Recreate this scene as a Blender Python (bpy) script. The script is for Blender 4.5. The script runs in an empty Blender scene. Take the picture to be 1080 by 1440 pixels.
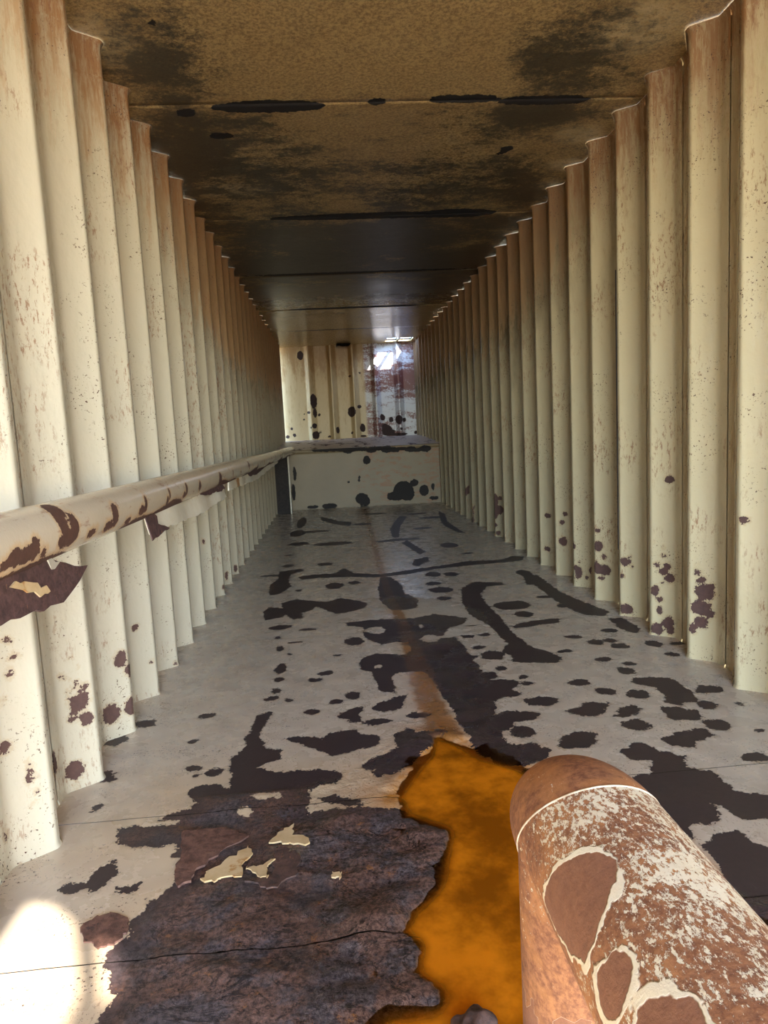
import bpy, bmesh, math, random
import numpy as np
from mathutils import Vector, Matrix, noise, geometry
random.seed(7)
SC = bpy.context.scene
COL = SC.collection

# ------------------------------------------------------------------ camera
cam_data = bpy.data.cameras.new('camera')
cam_data.sensor_fit = 'AUTO'
cam_data.sensor_width = 36.0
cam_data.lens = 961.46 / 1440.0 * 36.0
cam_data.clip_start = 0.02
cam = bpy.data.objects.new('camera', cam_data)
COL.objects.link(cam)
_right, _down, _fwd = (Vector((0.9958, -0.0588, 0.0695)), Vector((-0.0759, -0.1141, 0.9906)), Vector((-0.0503, -0.9917, -0.1181)))
_m = Matrix(((0.9958, -0.0759, -0.0503), (-0.0588, -0.1141, -0.9917), (0.0695, 0.9906, -0.1181)))
_rows = [_m[0], -_m[1], -_m[2]]
CAM_Z = 1.0504
mw = Matrix.Identity(4)
for c_ in range(3):
    for r_ in range(3):
        mw[r_][c_] = _rows[c_][r_]
mw.translation = Vector((0, 0, CAM_Z))
cam.matrix_world = mw
SC.camera = cam

# ------------------------------------------------------------------ sky, sun, exposure
SUN_DIR = Vector((-0.52, 0.90, -0.72)).normalized()
world = bpy.data.worlds.new('sky_world'); SC.world = world
world.use_nodes = True
_nt = world.node_tree; _nt.nodes.clear()
_sky = _nt.nodes.new('ShaderNodeTexSky'); _sky.sky_type = 'NISHITA'; _sky.sun_disc = False; _sky.ozone_density = 2.5; _sky.dust_density = 0.3
_sky.sun_elevation = math.asin(-SUN_DIR.z); _sky.sun_rotation = math.atan2(-SUN_DIR.x, -SUN_DIR.y)
_bg = _nt.nodes.new('ShaderNodeBackground'); _bg.inputs['Strength'].default_value = 2.2
_wo = _nt.nodes.new('ShaderNodeOutputWorld')
_nt.links.new(_sky.outputs[0], _bg.inputs[0]); _nt.links.new(_bg.outputs[0], _wo.inputs[0])
sun_data = bpy.data.lights.new('sun', 'SUN'); sun_data.energy = 12.0; sun_data.angle = 0.0093
sun_data.color = (1.0, 0.95, 0.87)
sun = bpy.data.objects.new('sun', sun_data); COL.objects.link(sun)
sun.rotation_euler = (-SUN_DIR).to_track_quat('Z', 'Y').to_euler()
# light portals: they give off no light of their own, they only tell the renderer where the sky is seen from inside
for _n, _loc, _rot, _sx, _sy in (('sky_portal', (0.354, -2.42, 1.25), (math.radians(90), 0, 0), 2.7, 2.7), ('roof_portal', (1.22, 11.69, 2.61), (0, 0, 0), 0.48, 0.46)):
    _p = bpy.data.lights.new(_n, 'AREA'); _p.shape = 'RECTANGLE'; _p.size = _sx; _p.size_y = _sy; _p.energy = 0.0; _p.cycles.is_portal = True
    _po = bpy.data.objects.new(_n, _p); _po.location = _loc; _po.rotation_euler = _rot; COL.objects.link(_po)
SC.view_settings.view_transform = 'Standard'; SC.view_settings.look = 'None'
SC.view_settings.gamma = 1.0; SC.view_settings.use_curve_mapping = False
SC.view_settings.exposure = 0.85
SC.cycles.max_bounces = 16; SC.cycles.diffuse_bounces = 12; SC.cycles.glossy_bounces = 6
SC.cycles.transparent_max_bounces = 12; SC.cycles.sample_clamp_indirect = 12.0
SC.cycles.use_denoising = True

# ------------------------------------------------------------------ measured places (metres: x across, y along, z up)
XL, XR, PL, PR, YL, YR = -0.786, 1.494, 0.357, 0.3549, 1.7756, 2.4409
HC = 2.555; Y_OPEN = -2.4; Y_STEP = 9.64; Y_END = 12.0
POLYS=[[-0.212,8.762,0.019,8.174,0.173,8.004,0.148,7.646,-0.044,7.914,-0.189,8.347],[-0.471,5.298,-0.29,5.364,-0.276,5.275,-0.372,5.165,-0.374,4.886,-0.338,4.747,-0.421,4.509,-0.482,4.512,-0.502,4.838,-0.459,5.002],[-0.316,5.051,-0.209,5.094,-0.031,5.095,0.032,5.289,0.108,5.061,0.299,4.951,0.503,5.031,0.758,5.122,1.005,5.233,1.27,5.198,1.389,5.33,1.471,5.277,1.415,5.114,1.242,5.086,0.992,5.064,0.742,5.023,0.488,4.891,0.253,4.845,0.065,4.931,-0.167,4.958,-0.281,4.929],[0.646,7.713,0.763,8.281,0.855,8.236,0.687,7.362,0.601,6.634,0.538,6.66,0.559,7.212],[0.658,6.443,0.709,6.04,0.753,5.748,0.682,5.644,0.633,5.997,0.591,6.279],[0.601,5.43,0.735,5.538,0.716,5.333,0.599,5.154,0.565,5.218],[1.298,8.576,1.332,8.27,1.242,7.552,1.256,6.908,1.281,6.617,1.199,6.743,1.15,7.261,1.194,7.814],[1.251,4.74,1.344,4.729,1.349,4.616,1.257,4.307,1.217,4.32,1.257,4.556],[0.292,4.86,0.367,4.836,0.415,4.561,0.409,4.329,0.471,4.134,0.447,3.946,0.379,3.903,0.288,3.927,0.246,4.097,0.246,4.453],[0.357,6.482,0.568,6.562,0.8,6.553,0.785,6.442,0.58,6.426,0.376,6.394],[-0.386,4.271,-0.29,4.348,-0.102,4.227,-0.002,4.302,0.144,4.158,0.163,4.055,0.071,3.955,-0.038,3.924,-0.101,4.032,-0.158,4.129,-0.18,4.053,-0.241,3.99,-0.221,3.885,-0.28,3.861,-0.333,3.972,-0.36,3.921,-0.448,3.887,-0.477,4.101,-0.453,4.19,-0.359,4.133],[0.012,3.715,0.123,3.74,0.271,3.729,0.419,3.719,0.517,3.777,0.689,3.648,0.655,3.551,0.556,3.475,0.51,3.367,0.368,3.311,0.262,3.315,0.18,3.278,0.108,3.419,0.103,3.614,0.033,3.657],[-0.042,2.445,-0.032,2.491,0.02,2.532,0.066,2.535,0.042,2.465,0.049,2.392,0.01,2.388,-0.008,2.427],[0.048,2.381,0.099,2.418,0.17,2.392,0.154,2.372,0.085,2.351],[0.089,2.505,0.129,2.562,0.195,2.602,0.238,2.613,0.203,2.483,0.131,2.46],[0.074,3.094,0.146,3.155,0.292,3.102,0.362,3.269,0.433,3.21,0.555,3.311,0.582,3.175,0.564,3.021,0.611,3.01,0.519,2.853,0.499,2.638,0.538,2.573,0.495,2.425,0.479,2.266,0.434,2.231,0.405,2.37,0.417,2.544,0.382,2.722,0.334,2.86,0.267,2.874,0.196,2.857,0.198,2.643,0.136,2.67,0.124,2.808,0.118,2.907,0.056,2.954],[0.546,2.658,0.644,2.697,0.691,2.627,0.66,2.591,0.68,2.531,0.599,2.52,0.554,2.463,0.527,2.521],[0.03,2.066,0.097,2.116,0.153,2.163,0.153,2.263,0.205,2.318,0.236,2.258,0.331,2.272,0.303,2.214,0.22,2.131,0.192,2.046,0.107,2.026,0.041,2.029],[-0.232,2.309,-0.168,2.312,-0.094,2.278,-0.066,2.325,0.018,2.331,0.045,2.294,0.108,2.271,0.099,2.202,0.013,2.169,-0.057,2.144,-0.101,2.189,-0.174,2.252],[0.417,2.193,0.465,2.205,0.53,2.172,0.514,2.126,0.602,2.11,0.564,1.98,0.505,2.008,0.45,2.062,0.414,2.096],[0.789,4.354,0.907,4.511,1.085,4.437,1.076,4.362,0.957,4.351,0.872,4.152,0.858,3.915,0.865,3.565,0.855,3.329,0.882,3.088,0.933,3.005,0.973,2.906,0.936,2.837,0.739,2.894,0.762,2.954,0.736,3.051,0.787,3.16,0.772,3.465,0.709,3.738,0.728,4.029],[0.876,3.439,1.003,3.498,1.174,3.517,1.141,3.444,0.994,3.409,0.888,3.389],[1.259,4.556,1.371,4.595,1.361,4.096,1.411,3.799,1.468,3.57,1.399,3.49,1.315,3.544,1.273,3.727,1.262,3.918,1.262,4.306],[1.411,3.455,1.481,3.437,1.488,3.228,1.437,3.169,1.385,3.253],[1.14,2.574,1.177,2.613,1.31,2.585,1.311,2.486,1.317,2.403,1.279,2.333,1.21,2.317,1.169,2.355,1.203,2.41,1.199,2.493,1.155,2.536],[1.138,2.317,1.192,2.306,1.239,2.26,1.243,2.204,1.198,2.186,1.126,2.2,1.116,2.237],[0.946,2.27,0.99,2.332,1.046,2.35,1.067,2.317,1.034,2.272,0.967,2.252],[0.792,2.342,0.863,2.372,0.89,2.412,0.978,2.388,0.946,2.341,0.903,2.278,0.841,2.282],[0.471,2.241,0.511,2.34,0.583,2.398,0.699,2.346,0.672,2.295,0.589,2.284,0.551,2.226],[0.68,2.094,0.714,2.146,0.781,2.183,0.834,2.148,0.812,2.092,0.766,2.055,0.693,2.057],[0.391,2.146,0.485,2.095,0.513,2.124,0.597,2.12,0.649,2.065,0.615,2.006,0.545,1.977,0.506,2.015,0.445,2.058,0.404,2.109],[1.015,2.067,1.092,2.112,1.194,2.118,1.204,2.067,1.126,2.035,1.094,1.995,1.023,2.019],[0.85,2.007,0.902,2.053,0.956,2.054,0.979,1.994,1.039,1.951,1.009,1.885,1.062,1.847,1.074,1.771,1.064,1.738,1.136,1.692,1.158,1.672,1.102,1.589,1.008,1.604,0.993,1.636,0.974,1.694,0.97,1.64,0.915,1.59,0.867,1.612,0.84,1.546,0.815,1.577,0.82,1.745,0.822,1.851,0.892,1.876,0.927,1.94,0.867,1.951],[0.849,1.518,0.923,1.56,0.972,1.559,0.975,1.511,0.997,1.482,0.988,1.433,0.858,1.242,0.815,1.248,0.809,1.306,0.841,1.42],[0.431,1.918,0.497,1.945,0.544,1.937,0.508,1.849,0.459,1.876],[-0.339,2.534,-0.293,2.555,-0.284,2.524,-0.309,2.415,-0.318,2.338,-0.291,2.283,-0.292,2.24,-0.232,2.22,-0.233,2.157,-0.305,2.109,-0.231,2.072,-0.131,2.065,-0.052,2.051,-0.028,2.006,-0.043,1.961,-0.1,1.967,-0.127,1.938,-0.129,1.852,-0.124,1.826,-0.071,1.825,0.054,1.813,0.124,1.802,0.226,1.764,0.304,1.63,0.145,0.915,-0.493,0.993,-0.495,1.173,-0.476,1.219,-0.502,1.284,-0.531,1.337,-0.512,1.379,-0.499,1.415,-0.504,1.445,-0.485,1.504,-0.444,1.542,-0.437,1.651,-0.466,1.675,-0.461,1.708,-0.477,1.724,-0.516,1.716,-0.592,1.728,-0.626,1.747,-0.654,1.825,-0.533,1.821,-0.548,1.847,-0.505,1.888,-0.451,1.884,-0.486,1.971,-0.488,2.027,-0.42,2.021,-0.372,1.989,-0.396,2.186,-0.354,2.271,-0.372,2.323,-0.35,2.423],[-0.711,1.576,-0.697,1.597,-0.656,1.597,-0.653,1.645,-0.612,1.686,-0.593,1.63,-0.605,1.566,-0.624,1.546,-0.649,1.567,-0.682,1.557],[-0.576,1.568,-0.544,1.559,-0.528,1.596,-0.513,1.57,-0.53,1.538,-0.567,1.54],[-0.098,1.889,-0.052,1.899,0.011,1.862,0.028,1.826,-0.008,1.823,-0.08,1.869],[-0.912,2.47,-0.874,2.474,-0.794,2.431,-0.793,2.391,-0.817,2.356,-0.858,2.379,-0.872,2.359],[-0.813,2.573,-0.743,2.547,-0.718,2.507,-0.759,2.497,-0.794,2.511],[-0.805,2.164,-0.781,2.175,-0.749,2.154,-0.762,2.137,-0.738,2.108,-0.757,2.098,-0.785,2.103],[0.315,3.324,0.561,3.325,0.594,2.712,0.521,2.213,0.539,2.052,0.544,1.975,0.461,2.018,0.407,2.179,0.392,2.388,0.365,2.703,0.332,2.947],[0.059,2.065,0.154,2.111,0.261,2.206,0.341,2.247,0.252,2.144,0.144,2.004,0.077,1.993],[0.445,1.952,0.584,1.972,0.626,1.898,0.548,1.79,0.485,1.86]]
ELLS=[[-0.424,8.237,0.058,0.5],[-0.428,7.343,0.086,0.24],[-0.38,6.611,0.099,0.114],[-0.048,6.498,0.189,0.11],[-0.114,5.481,0.064,0.068],[-0.413,5.515,0.048,0.068],[-0.043,4.668,0.064,0.099],[0.097,4.726,0.046,0.051],[0.674,4.833,0.055,0.089],[0.802,4.792,0.054,0.07],[0.63,4.538,0.056,0.055],[0.665,4.331,0.066,0.072],[0.635,4.109,0.043,0.046],[0.052,3.366,0.05,0.066],[-0.345,3.716,0.066,0.042],[-0.19,3.636,0.05,0.025],[-0.345,3.529,0.017,0.029],[-0.317,3.336,0.02,0.043],[-0.294,3.033,0.027,0.071],[-0.294,2.897,0.025,0.026],[-0.291,2.767,0.02,0.03],[-0.303,2.69,0.027,0.028],[-0.235,2.648,0.019,0.017],[-0.09,2.935,0.035,0.03],[-0.133,2.863,0.031,0.026],[-0.03,3.172,0.02,0.016],[-0.132,2.519,0.025,0.03],[-0.046,2.597,0.029,0.024],[0.023,2.652,0.034,0.039],[-0.265,3.234,0.015,0.012],[-0.25,3.424,0.041,0.018],[0.622,3.313,0.032,0.03],[0.711,3.318,0.032,0.026],[0.65,3.131,0.027,0.023],[0.677,3.004,0.053,0.061],[0.601,2.754,0.043,0.042],[0.676,2.825,0.022,0.025],[0.736,2.709,0.021,0.021],[0.255,2.412,0.043,0.028],[0.593,2.202,0.044,0.044],[-0.444,6.01,0.043,0.04],[0.906,7.162,0.107,0.077],[1.11,7.981,0.147,0.096],[0.287,7.764,0.119,0.09],[0.497,8.694,0.164,0.084],[-0.511,5.161,0.102,0.03],[-0.246,7.398,0.173,0.081],[1.009,8.434,0.125,0.08],[-0.469,4.663,0.026,0.033],[-0.285,4.593,0.025,0.032],[0.991,6.008,0.079,0.137],[1.072,5.567,0.052,0.035],[1.301,4.706,0.053,0.072],[0.991,3.843,0.109,0.097],[1.004,3.641,0.05,0.062],[1.228,3.984,0.045,0.037],[1.274,3.756,0.042,0.04],[0.651,4.341,0.08,0.078],[0.634,4.112,0.047,0.047],[0.634,4.545,0.052,0.048],[1.33,3.24,0.041,0.035],[1.125,3.187,0.037,0.034],[1.196,3.083,0.042,0.041],[1.272,3.09,0.031,0.032],[1.281,3.004,0.041,0.039],[1.444,3.0,0.041,0.048],[1.447,2.842,0.033,0.031],[1.137,2.843,0.037,0.027],[1.223,2.77,0.031,0.026],[1.175,2.693,0.037,0.042],[1.009,2.988,0.039,0.021],[0.646,3.134,0.032,0.028],[0.681,3.009,0.056,0.056],[0.6,2.756,0.045,0.04],[0.674,2.834,0.024,0.027],[0.738,2.711,0.019,0.021],[0.739,2.638,0.027,0.023],[0.643,2.541,0.042,0.028],[0.636,2.656,0.062,0.047],[0.941,2.602,0.046,0.036],[1.003,2.49,0.037,0.033],[1.112,2.442,0.048,0.041],[1.388,2.434,0.057,0.038],[1.304,2.296,0.038,0.034],[1.248,2.141,0.043,0.046],[0.99,2.188,0.047,0.045],[1.359,2.072,0.018,0.013],[1.235,1.904,0.041,0.031],[0.737,2.449,0.069,0.044],[0.59,2.21,0.042,0.043],[1.414,2.286,0.013,0.013],[1.555,2.978,0.041,0.026],[-0.744,1.944,0.017,0.022],[-0.504,2.134,0.026,0.017],[-0.438,2.102,0.029,0.025],[-0.49,2.086,0.012,0.01],[-0.539,2.559,0.027,0.025],[-0.551,2.343,0.014,0.013],[-0.765,2.536,0.039,0.036]]
HOLES=[[-0.295,1.934,-0.22,1.932,-0.214,1.908,-0.273,1.901]]
HELLS=[[0.17,3.533,0.053,0.063],[0.418,3.545,0.011,0.034],[0.146,2.969,0.023,0.017],[0.435,3.318,0.052,0.06],[-0.306,1.851,0.015,0.022],[-0.515,1.833,0.027,0.011]]
FLAKES=[[-0.229,1.679,-0.204,1.724,-0.169,1.755,-0.166,1.711,-0.119,1.682,-0.123,1.658,-0.168,1.669,-0.201,1.681],[-0.373,1.555,-0.363,1.589,-0.316,1.632,-0.274,1.679,-0.258,1.643,-0.282,1.614,-0.282,1.553,-0.328,1.56,-0.34,1.544],[-0.275,1.588,-0.24,1.589,-0.207,1.609,-0.22,1.58,-0.213,1.543,-0.235,1.54,-0.253,1.567],[-0.06,1.526,-0.053,1.538,-0.039,1.531,-0.042,1.515,-0.053,1.514]]
SCALES=[[-0.619,1.432,-0.598,1.458,-0.559,1.478,-0.506,1.44,-0.5,1.405,-0.523,1.371,-0.552,1.362,-0.588,1.39],[-0.207,1.655,-0.184,1.672,-0.146,1.632,-0.142,1.556,-0.188,1.505,-0.233,1.517,-0.265,1.539,-0.206,1.554],[-0.473,1.781,-0.406,1.785,-0.327,1.765,-0.287,1.723,-0.344,1.663,-0.389,1.605,-0.403,1.559,-0.428,1.54,-0.452,1.615,-0.446,1.692]]
PUD=[0.262,2.25,0.316,2.275,0.371,2.207,0.45,2.068,0.541,1.98,0.575,1.907,0.665,1.771,0.699,1.531,0.786,1.408,0.817,1.308,0.879,1.234,0.726,1.014,0.492,0.85,-0.048,0.915,-0.02,1.111,0.021,1.152,0.115,1.156,0.067,1.213,0.089,1.284,0.056,1.33,0.085,1.402,0.159,1.476,0.214,1.669,0.119,1.751,0.099,1.865,0.14,1.961,0.224,2.108,0.268,2.26]
FLOW=[[0.39,9.266,0.028],[0.363,7.55,0.031],[0.321,5.435,0.028],[0.308,4.427,0.032],[0.323,3.722,0.039],[0.326,3.322,0.049],[0.321,2.814,0.066],[0.316,2.503,0.064],[0.329,2.249,0.072]]
WET=[[0.341,4.038,0.109],[0.487,3.832,0.159],[0.619,3.645,0.151],[0.405,3.244,0.136],[0.463,2.783,0.088],[0.423,2.415,0.072],[0.438,2.173,0.058],[0.472,2.064,0.078],[0.23,2.158,0.081],[0.138,1.94,0.084],[0.11,1.653,0.109],[0.026,1.471,0.098],[0.044,1.271,0.086],[0.009,1.17,0.079],[-0.075,1.748,0.115],[0.53,1.832,0.079]]
RIGHT=[[1.56,3.081,0.757,0.02,0.016],[1.509,2.41,0.654,0.019,0.014],[1.55,6.992,0.637,0.024,0.024],[1.542,4.869,0.372,0.024,0.019],[1.549,4.509,0.425,0.016,0.014],[1.532,4.522,0.365,0.018,0.016],[1.536,4.873,0.122,0.027,0.019],[1.533,4.521,0.237,0.034,0.03],[1.494,4.202,0.264,0.013,0.022],[1.502,3.835,0.411,0.016,0.012],[1.51,3.829,0.321,0.025,0.034],[1.533,3.811,0.261,0.014,0.02],[1.502,3.835,0.191,0.023,0.042],[1.535,3.809,0.182,0.035,0.03],[1.523,3.819,0.132,0.021,0.014],[1.514,4.18,0.093,0.025,0.041],[1.499,4.192,0.12,0.013,0.019],[1.519,4.176,0.156,0.008,0.009],[1.555,4.149,0.063,0.015,0.013],[1.577,4.132,0.112,0.011,0.029],[1.513,3.471,0.294,0.027,0.023],[1.532,3.457,0.323,0.007,0.006],[1.542,3.449,0.273,0.007,0.006],[1.499,3.482,0.216,0.009,0.008],[1.517,3.468,0.038,0.036,0.026],[1.537,3.098,0.437,0.006,0.006],[1.536,3.099,0.395,0.011,0.01],[1.516,3.114,0.346,0.016,0.014],[1.551,3.087,0.343,0.021,0.014],[1.539,3.097,0.314,0.022,0.017],[1.561,3.079,0.288,0.022,0.025],[1.507,3.121,0.219,0.022,0.025],[1.523,3.109,0.178,0.016,0.013],[1.529,3.104,0.259,0.008,0.007],[1.523,3.109,0.125,0.013,0.021],[1.579,3.01,0.278,0.005,0.008],[1.512,3.117,0.032,0.029,0.028],[1.554,3.085,0.067,0.029,0.031],[1.564,3.077,0.033,0.019,0.021],[1.517,2.758,0.381,0.011,0.017],[1.531,2.748,0.351,0.02,0.012],[1.522,2.755,0.423,0.006,0.005],[1.542,2.739,0.299,0.04,0.035],[1.558,2.727,0.32,0.017,0.017],[1.531,2.748,0.228,0.04,0.035],[1.558,2.727,0.206,0.02,0.015],[1.531,2.747,0.164,0.029,0.025],[1.504,2.768,0.135,0.013,0.025],[1.506,7.736,0.298,0.038,0.047],[1.547,7.704,0.498,0.015,0.026],[1.528,7.364,0.297,0.018,0.044],[1.509,7.023,0.314,0.021,0.018],[1.532,6.651,0.376,0.026,0.029],[1.498,6.322,0.338,0.031,0.068],[1.524,6.302,0.256,0.057,0.044],[1.539,6.291,0.366,0.025,0.022],[1.494,6.683,0.253,0.033,0.029],[1.518,7.016,0.176,0.021,0.03],[1.536,7.003,0.055,0.031,0.067],[1.494,6.325,0.2,0.025,0.033],[1.497,6.323,0.111,0.019,0.019],[1.518,6.306,0.035,0.025,0.022],[1.509,7.378,0.137,0.018,0.038],[1.506,7.381,0.008,0.018,0.019],[1.517,8.437,0.321,0.017,0.036],[1.56,5.565,0.45,0.008,0.024]]
LEFT=[[-0.834,1.719,0.581,0.009,0.007],[-0.828,1.724,0.533,0.013,0.008],[-0.834,1.718,0.494,0.007,0.008],[-0.852,1.705,0.434,0.005,0.01],[-0.86,1.699,0.31,0.016,0.014],[-0.82,1.729,0.227,0.008,0.023],[-0.824,1.727,0.25,0.006,0.006],[-0.812,1.735,0.173,0.006,0.005],[-0.821,1.728,0.14,0.004,0.003],[-0.871,1.671,0.1,0.005,0.014],[-0.83,2.079,0.413,0.005,0.004],[-0.817,2.089,0.381,0.005,0.005],[-0.856,2.059,0.363,0.005,0.004],[-0.842,2.069,0.349,0.003,0.004],[-0.821,2.085,0.331,0.008,0.011],[-0.805,2.098,0.312,0.013,0.012],[-0.822,2.085,0.27,0.031,0.027],[-0.81,2.094,0.275,0.015,0.03],[-0.832,2.077,0.249,0.014,0.012],[-0.842,2.07,0.312,0.005,0.005],[-0.843,2.069,0.225,0.012,0.01],[-0.807,2.096,0.211,0.02,0.021],[-0.871,1.988,0.125,0.013,0.034],[-0.848,2.065,0.062,0.031,0.029],[-0.85,2.064,-0.002,0.01,0.005],[-0.805,2.455,0.284,0.025,0.03],[-0.786,2.476,0.23,0.017,0.027],[-0.792,2.465,0.096,0.021,0.033],[-0.848,2.422,0.091,0.031,0.037],[-0.843,2.783,0.309,0.011,0.01],[-0.802,2.814,0.147,0.008,0.007],[-0.793,3.178,0.016,0.009,0.009],[-0.843,2.783,0.309,0.011,0.011],[-0.805,5.311,0.042,0.016,0.027],[-0.819,4.943,0.063,0.014,0.029],[-0.787,4.611,0.055,0.016,0.016],[-0.786,5.696,0.013,0.014,0.015],[-0.824,4.226,0.433,0.006,0.014]]
STEP=[[0.469,9.64,0.652,0.052,0.057],[0.2,9.64,0.354,0.018,0.018],[0.352,9.64,0.416,0.018,0.021],[0.349,9.64,0.372,0.016,0.021],[0.374,9.64,0.109,0.091,0.078],[0.411,9.64,0.067,0.078,0.073],[0.969,9.64,0.193,0.144,0.131],[0.86,9.64,0.12,0.131,0.066],[1.02,9.64,0.137,0.105,0.092],[1.127,9.64,0.297,0.058,0.052],[1.265,9.64,0.176,0.066,0.084],[-0.087,9.64,0.03,0.104,0.039],[-0.321,9.64,0.031,0.078,0.021],[1.394,9.64,0.222,0.021,0.053],[1.4,9.64,0.063,0.066,0.026],[-0.321,9.64,0.856,0.082,0.023],[-0.214,9.64,0.84,0.082,0.041],[-0.107,9.64,0.824,0.083,0.028],[0.002,9.64,0.839,0.083,0.046],[0.11,9.64,0.823,0.083,0.034],[0.218,9.64,0.807,0.083,0.052],[0.327,9.64,0.822,0.083,0.039],[0.435,9.64,0.806,0.083,0.026],[0.544,9.64,0.79,0.083,0.044],[0.654,9.64,0.805,0.083,0.031],[0.762,9.64,0.789,0.083,0.049],[0.871,9.64,0.773,0.083,0.036],[0.982,9.64,0.788,0.083,0.023],[1.091,9.64,0.772,0.083,0.042],[1.201,9.64,0.756,0.083,0.029],[1.312,9.64,0.771,0.083,0.047],[-0.548,9.64,0.513,0.021,0.103],[-0.578,9.64,0.255,0.026,0.117]]
BACK=[[-0.462,12.0,2.406,0.054,0.079],[-0.278,12.0,1.618,0.057,0.127],[-0.266,12.0,1.412,0.032,0.08],[-0.286,12.0,1.191,0.038,0.048],[-0.274,12.0,1.032,0.064,0.07],[-0.376,12.0,1.427,0.032,0.025],[-0.195,12.0,1.377,0.019,0.026],[-0.688,12.0,1.164,0.022,0.026],[-0.645,12.0,1.044,0.029,0.032],[-0.767,12.0,1.025,0.032,0.026],[0.114,12.0,1.098,0.035,0.055],[-0.042,12.0,0.995,0.032,0.019],[0.372,12.0,1.407,0.07,0.09],[0.505,12.0,1.486,0.038,0.032],[0.549,12.0,1.118,0.048,0.071],[0.361,12.0,1.038,0.026,0.026],[0.557,12.0,0.974,0.058,0.019],[0.368,12.0,2.019,0.019,0.019],[0.546,12.0,2.067,0.016,0.025],[0.906,12.0,1.285,0.048,0.058],[1.055,12.0,1.237,0.039,0.048],[1.194,12.0,1.23,0.058,0.081],[1.291,12.0,1.225,0.032,0.039],[0.981,12.0,1.048,0.097,0.097],[0.937,12.0,1.131,0.048,0.048],[1.078,12.0,1.027,0.039,0.039],[1.225,12.0,1.068,0.026,0.026],[1.172,12.0,0.974,0.161,0.026],[-0.463,12.0,1.311,0.016,0.016],[-0.451,12.0,1.405,0.013,0.013],[-0.191,12.0,1.075,0.019,0.026],[-0.345,12.0,1.163,0.016,0.016],[1.482,12.0,0.991,0.032,0.026],[1.554,12.0,1.132,0.019,0.039]]
CST=[[-0.2,3.371,0.265,0.062],[-0.583,3.419,0.048,0.042],[0.298,3.34,0.04,0.034],[0.7,3.327,0.168,0.041],[1.088,3.355,0.228,0.049],[0.458,5.018,0.802,0.072],[0.965,5.017,0.301,0.097],[1.059,3.944,0.037,0.049],[1.042,4.001,0.021,0.03],[0.316,6.718,1.158,0.035],[0.38,8.545,0.785,0.048],[0.232,10.355,0.949,0.092],[-0.469,3.685,0.063,0.041],[-0.561,2.732,0.02,0.022]]
SOOT=[[-0.627,3.075,0.222,0.491,0.85],[-0.621,3.811,0.388,0.521,0.9],[1.107,3.041,0.306,0.42,0.8],[1.102,3.482,0.392,0.301,0.85],[-0.78,2.758,0.151,0.176,0.35],[-0.261,4.186,0.562,0.43,0.45],[1.109,4.43,0.406,0.613,0.4],[-0.08,6.467,0.448,0.427,1],[1.232,6.516,0.478,0.44,1],[-0.165,5.539,0.435,0.349,0.5],[-0.797,4.262,0.159,0.442,0.6],[0.494,5.535,0.893,0.487,0.5],[0.503,7.678,1.175,0.535,0.5],[1.193,2.7,0.083,0.178,0.5]]
PALE=[[-0.529,4.471,0.257,0.112],[1.394,3.752,0.126,0.116],[1.493,4.165,0.132,0.089],[1.476,4.517,0.12,0.092],[-0.759,2.852,0.117,0.19],[1.29,2.795,0.173,0.192]]
RAIL=[[-0.542,1.353,0.929,0.023,0.019],[-0.524,1.343,0.907,0.019,0.027],[-0.52,1.395,0.891,0.017,0.024],[-0.521,1.362,0.873,0.041,0.014],[-0.52,1.21,0.884,0.013,0.013],[-0.521,1.182,0.874,0.035,0.012],[-0.52,1.651,0.884,0.018,0.025],[-0.525,1.607,0.863,0.024,0.01],[-0.52,1.918,0.882,0.011,0.023],[-0.523,1.88,0.869,0.023,0.011],[-0.52,2.199,0.886,0.009,0.018],[-0.523,2.17,0.868,0.013,0.013],[-0.52,2.451,0.881,0.012,0.02],[-0.524,2.417,0.864,0.018,0.01],[-0.521,2.696,0.873,0.02,0.016],[-0.523,3.189,0.868,0.032,0.024],[-0.584,2.232,0.94,0.017,0.004],[-0.586,2.518,0.942,0.019,0.004],[-0.545,3.449,0.932,0.014,0.007],[-0.522,3.606,0.871,0.009,0.018],[-0.525,3.883,0.863,0.008,0.016],[-0.523,4.461,0.868,0.009,0.018],[-0.522,5.106,0.87,0.008,0.015],[-0.524,1.498,0.865,0.022,0.007],[-0.528,1.763,0.856,0.022,0.007],[-0.521,1.138,0.876,0.025,0.012],[-0.521,1.204,0.875,0.018,0.013],[-0.523,1.11,0.869,0.022,0.008],[-0.525,1.247,0.862,0.011,0.009]]
PIPE=[[0.449,-0.069,0.445,-0.055,0.434,-0.042,0.429,-0.032,0.416,-0.029,0.407,-0.025,0.394,-0.031,0.384,-0.041,0.377,-0.052,0.371,-0.067,0.375,-0.082,0.397,-0.095,0.406,-0.097,0.434,-0.102,0.453,-0.099,0.449,-0.081],[0.353,-0.056,0.343,-0.05,0.335,-0.052,0.329,-0.06,0.328,-0.076,0.331,-0.083,0.34,-0.087,0.352,-0.085,0.358,-0.077,0.356,-0.068],[0.315,-0.068,0.317,-0.061,0.315,-0.051,0.31,-0.041,0.304,-0.039,0.299,-0.032,0.291,-0.033,0.285,-0.034,0.276,-0.04,0.308,-0.077]]
THICK_POLY=35

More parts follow.
